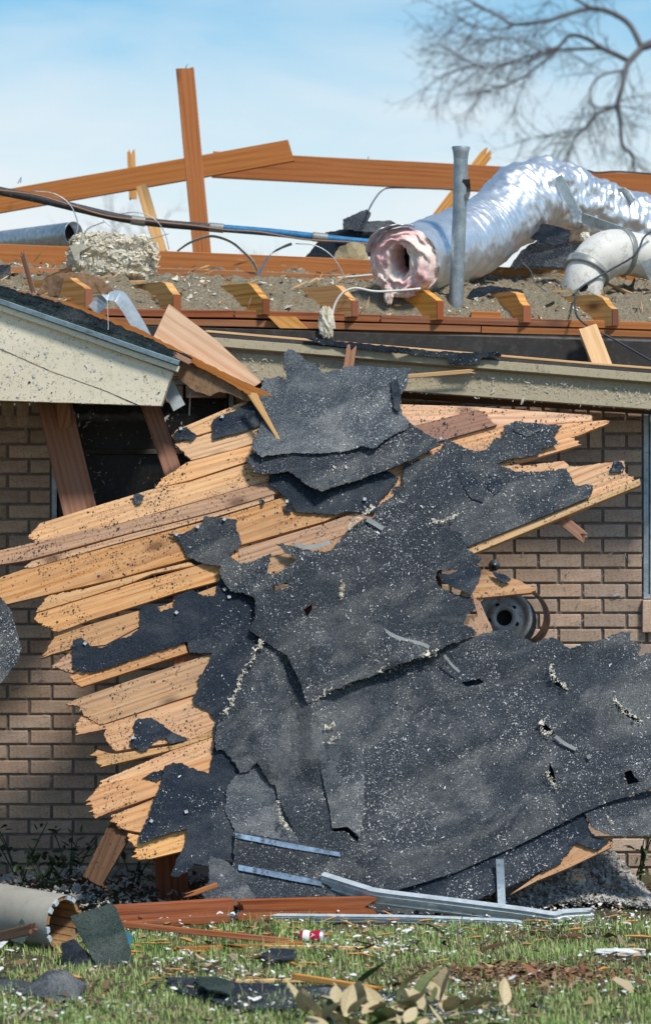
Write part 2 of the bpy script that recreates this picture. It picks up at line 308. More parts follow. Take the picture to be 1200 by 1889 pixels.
def sheet(name, outline, plane, off, thick, mat, parent=None, jag=0.004, seg=0.012, res=0.05, und=0.004, uscale=3.0,
          lifts=(), creases=(), angle=0.0, reg=None, smooth=False, local=False, slope=(0, 0), splinter=0.0, holes=()):
    """a solid sheet whose outline (photo pixels, optional third value = raggedness of the edge that starts there) lies on a plane in the scene"""
    pts = []; n = len(outline)
    L = [Vector(p[:2]) if local else Vector(plane.hit(p[0], p[1])) for p in outline]
    sd = random.random()*100
    for i in range(n):
        a, b = L[i], L[(i+1) % n]; j = outline[i][2] if len(outline[i]) > 2 else jag
        ln = (b-a).length; k = max(1, int(ln/(seg if j > 0 else res*1.5)))
        nr = Vector((-(b-a).y, (b-a).x)); nr = nr/ln if ln > 0 else nr
        for q in range(k):
            t = q/k; p = a.lerp(b, t)
            if j > 0:
                w_ = (n3(p.x*30+sd, p.y*30, 1)*0.8+n3(p.x*95, p.y*95+sd, 5)*0.55+random.uniform(-.6, .6))
                p = p+nr*w_*j*min(1, 4*min(t, 1-t)+0.25)*(.35 if splinter else 1)
                if splinter:
                    gd = Vector((math.cos(angle), math.sin(angle))); ac = -p.x*gd.y+p.y*gd.x
                    f_ = .8*n3(ac*55+sd, 3, 1)+.6*n3(ac*190, sd, 2)+3.2*max(0, n3(ac*120+sd, 9, 4)-.22)+.25*random.uniform(-1, 1); f_ *= .35+1.5*abs(n3(ac*23+sd, 5, 5))
                    al = abs(nr.dot(gd)); p = p+gd*f_*j*splinter*al
            pts.append(p)
    P = np.array([(p.x, p.y) for p in pts]); nb = len(P); HL = []
    for hp in holes:
        q = [Vector(plane.hit(*p)) for p in hp]; o_ = []
        for i in range(len(q)):
            a, b = q[i], q[(i+1) % len(q)]; k = max(1, int((b-a).length/.012))
            for t in range(k): o_.append(a.lerp(b, t/k)+Vector((random.uniform(-.0015, .0015), random.uniform(-.0015, .0015))))
        HL.append(o_)
    lo, hi = P.min(0), P.max(0)
    gx, gy = np.meshgrid(np.arange(lo[0]+res/2, hi[0], res), np.arange(lo[1]+res/2, hi[1], res))
    G = np.stack([gx.ravel(), gy.ravel()], 1); 
    if len(G):
        G = G+rng.uniform(-.25, .25, G.shape)*res; G = G[inside(G[:, 0], G[:, 1], P)]
    if len(G):
        dm = np.min(((G[:, None, :]-P[None, :, :])**2).sum(2), axis=1); G = G[dm > (0.3*res)**2]
    allp = [Vector(p) for p in P.tolist()]; ce = [(i, (i+1) % nb) for i in range(nb)]
    for o_ in HL:
        k = len(allp); allp += o_; ce += [(k+i, k+(i+1) % len(o_)) for i in range(len(o_))]
    allp += [Vector(p) for p in G.tolist()]
    vo, eo, fo = delaunay_2d_cdt(allp, ce, [], 1 if not HL else 0, 1e-6)[:3]
    if HL:
        C_ = np.array([tuple((vo[f[0]]+vo[f[1]]+vo[f[2]])/3) for f in fo]); ok_ = inside(C_[:, 0], C_[:, 1], P)
        for o_ in HL: ok_ &= ~inside(C_[:, 0], C_[:, 1], np.array([(p.x, p.y) for p in o_]))
        fo = [f for f, q in zip(fo, ok_) if q]
    lf = [(Vector(plane.hit(a[0], a[1])), a[2], a[3]) for a in lifts]
    cr = [(Vector(plane.hit(*a[0])), Vector(plane.hit(*a[1])), a[2], a[3]) for a in creases]
    top = []; uv = []; ca, sa = math.cos(angle), math.sin(angle)
    for p in vo:
        h = off+und*(n3(p.x*uscale+sd, p.y*uscale, 3)+0.4*n3(p.x*uscale*3, p.y*uscale*3, sd)+0.22*n3(p.x*uscale*8+sd, p.y*uscale*8, 7))+slope[0]*p.x+slope[1]*p.y
        for c, rad, amp in lf: h += amp*math.exp(-((p-c).length/rad)**2)
        for a, b, wd_, amp in cr:
            ab = b-a; t = max(0, min(1, (p-a).dot(ab)/ab.length_squared)); dd = (p-(a+ab*t)).length
            h += amp*math.exp(-(dd/wd_)**2)
        top.append(plane.pt(p.x, p.y, h)); uv.append((p.x*ca+p.y*sa, -p.x*sa+p.y*ca))
    m = len(top); V = top+[p-plane.n*thick for p in top]; fs = []; cnt = {}
    for f in fo:
        f = list(f); a, b, c = top[f[0]], top[f[1]], top[f[2]]
        if (b-a).cross(c-a).dot(plane.n) < 0: f.reverse()
        fs.append(f); fs.append([i+m for i in reversed(f)])
        for q in range(len(f)): cnt[(f[q], f[(q+1) % len(f)])] = 1
    if reg: REG.setdefault(reg, []).extend([[tuple(top[i]) for i in f[:3]] for f in fs[::2]])
    for (a, b) in list(cnt):
        if (b, a) not in cnt: fs.append([b, a, a+m, b+m])
    uv = uv+[(a+0.003, b+0.37) for a, b in uv]
    return mk(name, V, fs, mat, parent, uv, smooth)
def beam(name, p0, p1, w, h, mat, parent=None, up=(0, 0, 1), jag0=0.0, jag1=0.0, ch=0.0025, warp=0.002, mseg=4, cut0=0, cut1=0):
    """sawn timber: h along the up vector, w across it; ends square, slanted (cut) or splintered (jag)"""
    p0, p1 = Vector(p0), Vector(p1); d = (p1-p0); ln = d.length; d.normalize(); up = Vector(up)
    up = (up-d*up.dot(d)).normalized(); sd = d.cross(up)
    hw, hh = w/2, h/2; prof = []
    cs = [(hw-ch, -hh), (hw, -hh+ch), (hw, hh-ch), (hw-ch, hh), (-hw+ch, hh), (-hw, hh-ch), (-hw, -hh+ch), (-hw+ch, -hh)]
    for i in range(8):
        a, b = cs[i], cs[(i+1) % 8]; k = mseg if i % 2 == 1 else 1
        if i % 2 == 1 and abs(a[1]-b[1]) < 1e-9 and w < 0.03: k = 2
        for q in range(k): prof.append((a[0]+(b[0]-a[0])*q/k, a[1]+(b[1]-a[1])*q/k))
    m = len(prof); nr = max(3, int(ln/0.12)); V = []; uv = []; per = [0]
    for i in range(1, m): per.append(per[-1]+math.dist(prof[i], prof[i-1]))
    s0 = random.random()*50
    j0 = [random.uniform(-1, 1) for _ in prof]; j1 = [random.uniform(-1, 1) for _ in prof]
    for r in range(nr+1):
        t = r/nr; off = up*warp*n3(t*ln*2+s0, 0, 1)+sd*warp*n3(t*ln*2, s0, 2)
        for i, (a, b) in enumerate(prof):
            x = t*ln
            if r == 0: x += jag0*j0[i]+cut0*b
            if r == nr: x += jag1*j1[i]+cut1*b
            V.append(p0+d*x+sd*a+up*b+off); uv.append((x+s0, per[i]+s0))
    fs = []
    for r in range(nr):
        for i in range(m):
            a = r*m+i; b = r*m+(i+1) % m; fs.append([a, b, b+m, a+m])
    for r, jg, sg in ((0, jag0, 1), (nr, jag1, -1)):
        c = len(V); x = r/nr*ln+sg*jg*0.6; V.append(p0+d*x); uv.append((s0, s0+.5))
        base = len(V)
        for i in range(m): V.append(V[r*m+i]); uv.append((s0+prof[i][0]*0.3, s0+.5+prof[i][1]))
        for i in range(m):
            f = [c, base+(i+1) % m, base+i]; fs.append(f if sg == 1 else f[::-1])
    return mk(name, V, fs, mat, parent, uv)
def crom(pts, k):
    pts = [Vector(p) for p in pts]; out = []; n = len(pts)
    for i in range(n-1):
        a = pts[max(i-1, 0)]; b = pts[i]; c = pts[i+1]; d = pts[min(i+2, n-1)]
        for q in range(k):
            t = q/k; out.append(0.5*((2*b)+(c-a)*t+(2*a-5*b+4*c-d)*t*t+(3*b-a-3*c+d)*t**3))
    out.append(pts[-1]); return out
def frames(path):
    T = []
    n = len(path)
    for i in range(n): T.append((path[min(i+1, n-1)]-path[max(i-1, 0)]).normalized())
    a = Vector((0, 0, 1)); a = a if abs(T[0].dot(a)) < .9 else Vector((0, 1, 0))
    U = [(a-T[0]*a.dot(T[0])).normalized()]
    for i in range(1, n): u = U[-1]-T[i]*U[-1].dot(T[i]); U.append(u.normalized())
    return T, U, [t.cross(u) for t, u in zip(T, U)]
def tubedata(pts, r, n=8, k=5, capped=True, rf=None, flat=None):
    path = crom(pts, k) if k > 1 else [Vector(p) for p in pts]
    T, U, S = frames(path); V = []; uv = []; fs = []; L = 0; m = len(path)
    for i, p in enumerate(path):
        if i: L += (p-path[i-1]).length
        t = i/(m-1); rr = r if isinstance(r, (int, float)) else float(np.interp(t, np.linspace(0, 1, len(r)), r))
        for q in range(n):
            a = 2*math.pi*q/n; x = rr*(rf(L, a) if rf else 1)
            V.append(p+U[i]*math.cos(a)*x*(flat or 1)+S[i]*math.sin(a)*x); uv.append((L, a*rr))
    for i in range(m-1):
        for q in range(n):
            a = i*n+q; b = i*n+(q+1) % n; fs.append([a, b, b+n, a+n])
    if capped: fs.append(list(range(n))[::-1]); fs.append([(m-1)*n+q for q in range(n)])
    return V, fs, uv
def tube(name, pts, r, mat, parent=None, n=8, k=5, capped=True, rf=None, smooth=True, flat=None):
    V, fs, uv = tubedata(pts, r, n, k, capped, rf, flat); return mk(name, V, fs, mat, parent, uv, smooth)
def ribbon(name, pts, w, thick, mat, parent=None, k=6, wdir=(0, 0, 1)):
    """bent metal strap or strip: width along wdir, real thickness"""
    path = crom(pts, k) if k > 1 else [Vector(p) for p in pts]; V = []; fs = []; n = len(path)
    for i, p in enumerate(path):
        t = (path[min(i+1, n-1)]-path[max(i-1, 0)]).normalized(); a = Vector(wdir); a = (a-t*a.dot(t)).normalized(); b = t.cross(a)
        for x, y in ((-1, -1), (1, -1), (1, 1), (-1, 1)): V.append(p+a*x*w/2+b*y*thick/2)
    for i in range(n-1):
        for q in range(4): a = i*4+q; b = i*4+(q+1) % 4; fs.append([a, b, b+4, a+4])
    fs += [[3, 2, 1, 0], [4*n-4, 4*n-3, 4*n-2, 4*n-1]]
    return mk(name, V, fs, mat, parent)
def lump(name, c, size, mat, parent=None, sub=24, amp=0.2, freq=6, boxy=4.0, seed=0, tilt=None):
    """an uneven block: superellipsoid with strong surface relief"""
    V = []; fs = []; n, m = sub, sub*2
    for i in range(n+1):
        th = math.pi*i/n
        for j in range(m):
            ph = 2*math.pi*j/m; d = Vector((math.sin(th)*math.cos(ph), math.sin(th)*math.sin(ph), math.cos(th)))
            l = (abs(d.x)**boxy+abs(d.y)**boxy+abs(d.z)**boxy)**(-1/boxy); p = d*l
            k = 1+amp*(n3(p.x*freq/2+seed, p.y*freq/2, p.z*freq/2)+0.5*n3(p.x*freq, p.y*freq+seed, p.z*freq)+0.35*n3(p.x*freq*3, p.y*freq*3+seed, p.z*freq*3))
            p = p*k; p = Vector((p.x*size[0], p.y*size[1], p.z*size[2]))
            if tilt: p = Matrix.Rotation(tilt, 3, 'Y') @ p
            V.append(Vector(c)+p)
    for i in range(n):
        for j in range(m): a = i*m+j; b = i*m+(j+1) % m; fs.append([a, a+m, b+m, b])
    return mk(name, V, fs, mat, parent, None, False)
def lathe(name, prof, origin, axis, mat, parent=None, n=40, rf=None):
    ax = Vector(axis).normalized(); a = Vector((0, 0, 1)); u = (a-ax*a.dot(ax)).normalized(); w = ax.cross(u); V = []; fs = []
    for (r, x) in prof:
        for q in range(n):
            t = 2*math.pi*q/n; V.append(Vector(origin)+ax*x+(u*math.cos(t)+w*math.sin(t))*r)
    for i in range(len(prof)-1):
        for q in range(n): a_ = i*n+q; b_ = i*n+(q+1) % n; fs.append([a_, b_, b_+n, a_+n])
    return mk(name, V, fs, mat, parent, None, True)
def flecks(name, P, Nn, size, mat, parent=None, lift=0.0015, aspect=0.3, curl=0.5):
    """thousands of tiny curled fibres lying on surfaces (P points, Nn normals)"""
    n = len(P); a = rng.uniform(0, 2*np.pi, n); ref = np.tile([0.31, 0.2, 0.93], (n, 1))
    U = ref-Nn*(ref*Nn).sum(1)[:, None]; U /= np.linalg.norm(U, axis=1)[:, None]; S = np.cross(Nn, U)
    d = U*np.cos(a)[:, None]+S*np.sin(a)[:, None]; e = np.cross(Nn, d)
    ln = size*np.exp(rng.normal(0, .45, n)); w = ln*aspect*rng.uniform(.6, 1.4, n); cu = rng.uniform(-curl, curl, n)*ln
    V = np.empty((n, 6, 3))
    for k, t in enumerate((-1, 0, 1)):
        base = P+d*(t*ln*0.5)[:, None]+e*(cu*(abs(t)-.5))[:, None]+Nn*(lift+np.where(t == 0, ln*.18, rng.uniform(0, .25, n)*ln))[:, None]
        ww = w*(1.0 if t == 0 else 0.55)
        V[:, k*2] = base-e*(ww/2)[:, None]; V[:, k*2+1] = base+e*(ww/2)[:, None]
    idx = (np.arange(n)*6)[:, None]; q1 = idx+np.array([0, 2, 3, 1]); q2 = idx+np.array([2, 4, 5, 3])
    return mk(name, V.reshape(-1, 3), np.concatenate([q1, q2]), mat, parent)
def sample(reg, n, dens=None):
    T = np.array(REG[reg]); a, b, c = T[:, 0], T[:, 1], T[:, 2]; cr = np.cross(b-a, c-a); ar = np.linalg.norm(cr, axis=1)
    ok = ar > 1e-9; a, b, c, cr, ar = a[ok], b[ok], c[ok], cr[ok], ar[ok]
    i = rng.choice(len(ar), n, p=ar/ar.sum()); r1 = np.sqrt(rng.random(n)); r2 = rng.random(n)
    P = a[i]*(1-r1)[:, None]+b[i]*(r1*(1-r2))[:, None]+c[i]*(r1*r2)[:, None]; Nn = cr[i]/ar[i][:, None]
    if dens is not None:
        k = np.array([dens(*p) for p in P]) > rng.random(n); P, Nn = P[k], Nn[k]
    return P, Nn
def blade_mesh(name, pos, hgt, wid, tint, mat, lean=0.5, seg=2):
    n = len(pos); a = rng.uniform(0, 2*np.pi, n); d = np.stack([np.cos(a), np.sin(a), np.zeros(n)], 1); e = np.stack([-np.sin(a), np.cos(a), np.zeros(n)], 1)
    le = rng.uniform(0.1, 1.0, n)*lean; V = np.empty((n, 5, 3))
    for k, t in enumerate((0, .55)):
        c = pos+d*(le*hgt*t*t)[:, None]+np.array([0, 0, 1])*(hgt*t)[:, None]; w = wid*(1-.35*t)
        V[:, 2*k] = c-e*(w/2)[:, None]; V[:, 2*k+1] = c+e*(w/2)[:, None]
    V[:, 4] = pos+d*(le*hgt)[:, None]+np.array([0, 0, 1])*(hgt*(1-.3*le))[:, None]
    idx = (np.arange(n)*5)[:, None]
    F_ = np.concatenate([idx+np.array([0, 1, 3]), idx+np.array([0, 3, 2]), idx+np.array([2, 3, 4])])
    o = mk(name, V.reshape(-1, 3), F_, mat)
    at = o.data.color_attributes.new('tint', 'FLOAT_COLOR', 'POINT'); c4 = np.ones((n, 5, 4), dtype=np.float32); c4[:, :, :3] = tint[:, None, :]
    at.data.foreach_set('color', c4.ravel()); return o
# ================================================================== SETTING
def G(px, py, z=0.0):
    dep = (H-z)*F/(py-944); return Vector(((px-600)*dep/F, dep-D, z))
gv = [(-600, -60, 0), (600, -60, 0), (600, 900, 0), (-600, 900, 0)]
tag(mk('ground', gv, [[0, 1, 2, 3]], m_['soil'], center=False), kind='structure')
# ------------------------------------------------------------------ brick house
house = thing('brick_house', 'tan brick house wall with its roof torn off and open attic', 'house', (0, 0.05, 0))
zt = W(0, 617, 0).z
def wall_box(x0, x1, y0, y1):
    a = W(x0, y1); b = W(x1, y0); X0, X1, Z0, Z1 = a.x, b.x, max(a.z, -0.1), b.z
    V = [(x, y, z) for x in (X0, X1) for y in (0.010, 0.11) for z in (Z0, Z1)]
    return V, [[0, 1, 3, 2], [4, 6, 7, 5], [0, 4, 5, 1], [2, 3, 7, 6], [1, 5, 7, 3], [0, 2, 6, 4]]
V = []; Fc = []
WIN1 = (95, 432, 700, 1122); WIN2 = (1185, 1560, 700, 1104)
for r_ in ((-1000, 95, 617, 1700), (432, 1185, 617, 1700), (1560, 2200, 617, 1700), (95, 432, 617, 700), (95, 432, 1122, 1700), (1185, 1560, 617, 700), (1185, 1560, 1104, 1700)):
    v_, f_ = wall_box(*r_); Fc += [[i+len(V) for i in f] for f in f_]; V += v_
wall = mk('wall', V, Fc, m_['mortar'], house)
def brick_mesh(seed):
    random.seed(seed); c = 0.004; V = []
    for (x, z) in ((-.5, -.5), (.5, -.5), (.5, .5), (-.5, .5)):
        j = lambda a: random.uniform(-a, a)
        V.append((x*.188+j(.0015)-math.copysign(c, x), 0.0+j(.0015), z*.0565+j(.001)-math.copysign(c*.7, z)))
    for (x, z) in ((-.5, -.5), (.5, -.5), (.5, .5), (-.5, .5)): V.append((x*.188, .005, z*.0565))
    for (x, z) in ((-.5, -.5), (.5, -.5), (.5, .5), (-.5, .5)): V.append((x*.188, .05, z*.0565))
    V.append((random.uniform(-.05, .05), -.0012, 0))
    fs = [[0, 1, 12], [1, 2, 12], [2, 3, 12], [3, 0, 12]]
    for q in range(4): n = (q+1) % 4; fs += [[q+4, n+4, n, q], [q+8, n+8, n+4, q+4]]
    return V, fs
BM = []
for q in range(8):
    v_, f_ = brick_mesh(q+3); me = bpy.data.meshes.new('brick'); me.from_pydata(v_, [], f_); me.materials.append(m_['brick_tan']); BM.append((me, v_, f_))
restV = []; restF = []; nvis = 0
random.seed(11)
def put_brick(x0, x1, y0, y1, sold=False):
    """one brick filling the pixel rectangle minus the joint"""
    global nvis
    a = W(x0, y1); b = W(x1, y0); jx = 0.0125; w = b.x-a.x-jx; h = b.z-a.z-0.011
    if w < 0.02 or h < 0.012 or b.z < 0.0: return
    c = Vector(((a.x+b.x)/2, -random.uniform(0, .003), (a.z+b.z)/2))
    me, v_, f_ = random.choice(BM)
    sx, sz = (w/.188, h/.0565) if not sold else (h/.188, w/.0565)
    mx_, my_ = (x0+x1)/2, (y0+y1)/2
    vis = (-20 < mx_ < 430 and 735 < my_ < 1640 and not (300 < mx_ and my_ < 1120)) or (870 < mx_ < 1225 and 750 < my_ < 1235) or (1020 < mx_ < 1225 and 1515 < my_ < 1640)
    if vis and nvis < 300:
        nvis += 1; o = bpy.data.objects.new('brick', me); COL.objects.link(o); place(o, c, wall)
        o.scale = (sx, 1, sz); o.rotation_euler = (0, (R(90) if sold else 0)+random.uniform(-.004, .004), 0)
    else:
        n = len(restV)
        for p in v_: restV.append((c.x+p[0]*sx, c.y+p[1], c.z+p[2]*sz) if not sold else (c.x+p[2]*sz, c.y+p[1], c.z+p[0]*sx))
        restF.extend([[i+n for i in (f if not sold else f[::-1])] for f in f_])
def course(xa, xb, y0, y1, j0):
    k = math.floor((xa-j0)/81.4)
    x = j0+k*81.4
    while x < xb:
        p, q = max(x, xa), min(x+81.4, xb)
        if q-p > 10: put_brick(p, q, y0, y1)
        x += 81.4
for r_ in range(-26, 16):
    yb = 985-27.7*r_; yt = yb-27.7; par = 14.6 if r_ % 2 else 54
    if yt > 622 and yb < 1690:
        segs = [(-1000, 432)]
        if yb > 745 and yt < 1118: segs = [(-1000, 95)]
        for a, b in segs:
            if yb < 790 and a < 56: a0 = 56; segs2 = [(-1000, -190), (56, b)]
            else: segs2 = [(a, b)]
            for a2, b2 in segs2: course(a2, b2, yt, yb, par)
    yb = 1020.2-27.6*r_; yt = yb-27.6; par = 910 if r_ % 2 else 947.2
    if yt > 622 and yb < 1690:
        segs = [(432, 2200)]
        if yb > 745 and yt < 1100: segs = [(432, 1185), (1560, 2200)]
        for a, b in segs:
            if yb < 829 and b > 1111 and a < 940: course(a, 858, yt, yb, par); course(1111, b, yt, yb, par)
            else: course(a, b, yt, yb, par)
for k in range(8): put_brick(56-27.6*(k+1), 56-27.6*k, 708, 789, True)
for k in range(9): put_brick(1111-27.6*(k+1), 1111-27.6*k, 747, 828, True)
for k in range(14):    # rowlock sill under the right window stands proud of the wall
    a = W(1181+28*k, 1166); b = W(1208+28*k, 1106)
    o = bpy.data.objects.new('sill_brick', random.choice(BM)[0]); COL.objects.link(o); place(o, Vector(((a.x+b.x)/2, -.03, (a.z+b.z)/2)), wall)
    o.scale = ((b.z-a.z)/.188, 1.2, (b.x-a.x-.008)/.0565); o.rotation_euler = (0, R(90), 0)
    if k >= 2: bpy.data.objects.remove(o)
tag(mk('rest_of_bricks', restV, restF, m_['brick_tan'], wall), kind='stuff')
random.seed(21)
def frame_rect(name, x0, x1, y0, y1, w, Y0, Y1, mat, parent):
    a = W(x0, y1); b = W(x1, y0); V = []; fs = []
    for (p0, p1, q0, q1) in ((a.x, a.x+w, a.z, b.z), (b.x-w, b.x, a.z, b.z), (a.x+w, b.x-w, a.z, a.z+w), (a.x+w, b.x-w, b.z-w, b.z)):
        n = len(V); V += [(x, y, z) for x in (p0, p1) for y in (Y0, Y1) for z in (q0, q1)]
        fs += [[n+i for i in f] for f in ([0, 1, 3, 2], [4, 6, 7, 5], [0, 4, 5, 1], [2, 3, 7, 6], [1, 5, 7, 3], [0, 2, 6, 4])]
    return mk(name, V, fs, mat, parent)
for k, (x0, x1, y0, y1) in enumerate((WIN1, WIN2)):
    a = W(x0, y1); b = W(x1, y0)
    win = mk('window', [(a.x, .085, a.z), (b.x, .085, a.z), (b.x, .085, b.z), (a.x, .085, b.z)], [[0, 1, 2, 3]], m_['black_void'], house)
    frame_rect('frame', x0+1, x1-1, y0, y1, .022, -.004, .07, m_['window_metal'], win)
    frame_rect('sash', x0+13, x1-13, y0+8, y1-10, .016, .012, .06, m_['frieze' if k == 0 else 'window_metal'], win)
    xm = y0+(133 if k == 0 else 240); c = W(x0+20, xm, .03); d_ = W(x1-20, xm, .03)
    beam('meeting_rail', c, d_, .03, .022, m_['frieze' if k == 0 else 'window_metal'], win)
    sheet('pane', [(x0+19, y0+14, 0), (x1-19, y0+14, 0), (x1-19, y1-17, 0), (x0+19, y1-17, 0)], vplane(.045), 0, .004, m_['window_screen'], win, und=.002, reg='screen' if k == 0 else None)
# unseen porch roof slab, added at left to cut sky light on the wall
px_ = [(-4.6, -3.3), (-1.62, -3.3), (-1.62, -.02), (-4.6, -.02)]
mk('unseen_porch_slab', [(x, y, 2.17) for x, y in px_]+[(x, y, 2.40) for x, y in px_], [[3, 2, 1, 0], [4, 5, 6, 7], [0, 1, 5, 4], [1, 2, 6, 5], [2, 3, 7, 6], [3, 0, 4, 7]], m_['darker_cream_paint'], house)
# top plates, frieze, joist ends, fascia
for (x0, x1, y0, y1) in ((60, 432, 574, 580), (434, 700, 580, 588), (702, 1045, 588, 597.5), (1047, 1300, 597.5, 605)):
    beam('top_plate', W(x0, y0, .045), W(x1, y1, .045), .09, M2(14), m_['red_wood' if x0 < 800 else 'rust_wood'], house, jag0=.004, jag1=.004)
for (x0, x1, y0, y1) in ((60, 885, 588.5, 608), (887, 1300, 608, 620)):
    beam('top_plate', W(x0, y0, .047), W(x1, y1, .047), .086, M2(13), m_['rust_wood'], house)
pl = vplane(-.012)
sheet('splice_block', [(494, 583, 0), (545, 584, 0), (568, 606, 0), (516, 605, 0)], pl, 0.012, .02, m_['orange_wood'], house, angle=-.6)
beam('frieze_board', W(150, 643, -.04), W(1320, 680, -.04), .03, M2(92), m_['frieze'], house)
jo = [(169, 570), (333, 577), (496, 580), (659, 584), (816, 590), (977, 595), (1138, 601)]
for i, (x, y) in enumerate(jo):
    p = W(x, y, .0); yaw = R(38+random.uniform(-9, 9)); d = Vector((-math.sin(yaw), math.cos(yaw), 0)); sN = Vector((-math.cos(yaw), -math.sin(yaw), 0))
    e = .085+random.uniform(-.016, .010); prof = [(0, 0), (0, e), (.02, e+.012), (.05+random.uniform(0, .03), .138+random.uniform(-.01, .004)), (.10, .146), (.42, .146), (.42, 0)]
    wj = .042; V = [p+d*a+Vector((0, 0, z)) for a, z in prof]+[p+d*a+Vector((0, 0, z))+sN*wj for a, z in prof]; n = len(prof)
    fs = [list(range(n)), [n+q for q in reversed(range(n))]]+[[q, q+n, (q+1) % n+n, (q+1) % n] for q in range(n)]
    uv = [(a, z) for a, z in prof]*2
    jst = mk('ceiling_joist', V, fs, m_['orange_wood'], house, uv)
    q0 = p+sN*wj*.5-d*.002
    V = [q0+sN*(wj*.49)*sx+Vector((0, 0, z)) for sx, z in ((-1, .002), (1, .002), (1, e-.003), (-1, e-.003))]; V += [v-d*.004 for v in V]
    mk('end_grain', V, [[0, 1, 2, 3], [7, 6, 5, 4], [0, 4, 5, 1], [1, 5, 6, 2], [2, 6, 7, 3], [3, 7, 4, 0]], m_['red_wood'], jst, [(0, 0)]*8)
fup = Vector((0, .18, 1))
fas = beam('fascia', W(385, 671, -.40), W(1300, 739, -.36), .022, M2(50, -.4), m_['darker_cream_paint'], house, up=fup, jag0=.02)
beam('fascia_trim', W(385, 631, -.415), W(1300, 707, -.375), .045, M2(17, -.4), m_['darker_cream_paint'], house, up=fup)
beam('drip_strip', W(385, 621, -.405), W(1300, 697, -.365), .05, M2(8, -.4), m_['frieze'], house, up=fup)
beam('roof_edge_strip', W(380, 613, -.38), W(1300, 690, -.34), .05, M2(5, -.4), m_['fresh_wood'], house, up=fup, jag0=.01)
beam('soffit', W(385, 702, -.2), W(1300, 762, -.19), .36, .012, m_['dark_wood'], house, up=(0, .05, 1))
bl = thing('rafter_stub', 'pale splintered rafter stub leaning across the dark frieze board on the right', 'timber', W(1110, 684, -.3))
beam('stub_core', W(1084, 610, -.10), W(1114, 686, -.34), .05, M2(34), m_['fresh_wood'], bl, up=(1, 0, .3), jag0=.006)
# ------------------------------------------------------------------ attic insulation, boards
nx, ny = 300, 110; V = []; Fc = []
for j in range(ny+1):
    Y = .025+2.5*(j/ny)**1.3
    b = float(np.interp(Y, [0.02, .06, .14, .3, .7, 1.05, 1.3, 1.8, 2.6], [2.515, 2.56, 2.625, 2.685, 2.715, 2.785, 2.835, 2.75, 2.50]))
    for i in range(nx+1):
        x = -2.6+5.2*i/nx; amp = .042*min(1, .3+Y*2.2)
        z = b-.029*(x+.1)+amp*(n3(x*4, Y*4, 2)+.8*n3(x*11, Y*11, 4)+.7*n3(x*30, Y*30, 8)+.5*abs(n3(x*60, Y*60, 8)))
        V.append((x, Y+.008*n3(x*20, Y*9, 9), z))
for j in range(ny):
    for i in range(nx): a = j*(nx+1)+i; Fc.append([a, a+1, a+nx+2, a+nx+1])
ins = mk('blown_insulation', V, Fc, m_['blown_insulation']); tag(ins, 'grey brown loose attic insulation heaped between the joists', 'insulation', kind='stuff')
REG['attic'] = [[V[f[0]], V[f[1]], V[f[2]]] for f in Fc]+[[V[f[0]], V[f[2]], V[f[3]]] for f in Fc]
afl = [(-3.9, .02, 2.40), (3.9, .02, 2.40), (3.9, 7, 2.40), (-3.9, 7, 2.40), (-3.9, .02, 2.46), (3.9, .02, 2.46), (3.9, 7, 2.46), (-3.9, 7, 2.46)]
tag(mk('attic_floor', afl, [[0, 3, 2, 1], [4, 5, 6, 7], [0, 1, 5, 4], [1, 2, 6, 5], [2, 3, 7, 6], [3, 0, 4, 7]], m_['dark_wood'], None, [(0, 0)]*8), kind='structure')
def bt(name, label, p0, p1, w, h, mat, cat='timber', group=None, **k):
    return tag(beam(name, p0, p1, w, h, m_[mat], None, **k), label, cat, group)
bt('attic_board', 'long reddish board on edge running from the left across the attic', W(-60, 468, 1.15), W(705, 501, 1.1), .04, M2(42, 1.1), 'rust_wood')
bt('attic_board', 'reddish board just below the long board, white cable lying in front', W(270, 506, .85), W(712, 523, .8), .04, M2(26, .8), 'rust_wood', jag0=.02)
bt('attic_board', 'red brown board behind the white elbow duct at right', W(690, 500, 1.3), W(1290, 528, 1.3), .04, M2(36, 1.3), 'rust_wood')
bt('attic_board', 'thin red board lying low beneath the white elbow duct', W(850, 534, .75), W(1290, 556, .75), .04, M2(14, .75), 'red_wood')
bt('attic_board', 'short brown board lying left of the rock wool block', W(15, 498, .5), W(125, 503, .55), .04, M2(13), 'rust_wood', jag1=.02)
bt('attic_board', 'orange lath lying on insulation behind the second joist', W(232, 521, .42), W(330, 519, .4), .03, M2(7), 'orange_wood', jag0=.02)
bt('attic_board', 'orange lath lying behind the joists in the middle of the attic', W(370, 524, .42), W(560, 535, .42), .03, M2(8), 'orange_wood', jag0=.02)
bt('attic_board', 'orange lath beneath the mouth of the silver duct', W(575, 542, .34), W(600, 541, .34), .03, M2(8), 'orange_wood', jag0=.02)
bt('attic_board', 'round brown block end lying on the plate near the vent pipe', W(868, 582, .06), W(922, 583, .06), .05, M2(15), 'rust_wood')
bt('wood_lath', 'pale diagonal lath on the insulation right of the white elbow', W(1116, 522, .6), W(1190, 552, .45), .012, M2(5), 'fresh_wood', jag1=.01)
bt('ridge_beam', 'long orange ridge beam across the sky behind the silver duct', W(392, 303, 3.3), W(1320, 352, 3.3), .045, M2(48, 3.3), 'rust_wood')
bt('rafter', 'orange rafter rising to the right across the ridge beam end', W(-90, 388, 3.0), W(537, 278, 3.0), .045, M2(41, 3), 'rust_wood', cut1=-.12)
bt('post', 'tall dark orange upright post standing against the sky', W(341, 127, 2.55), W(374, 480, 2.45), .045, M2(33, 2.5), 'rust_wood', up=(1, 0, .1), jag0=.003)
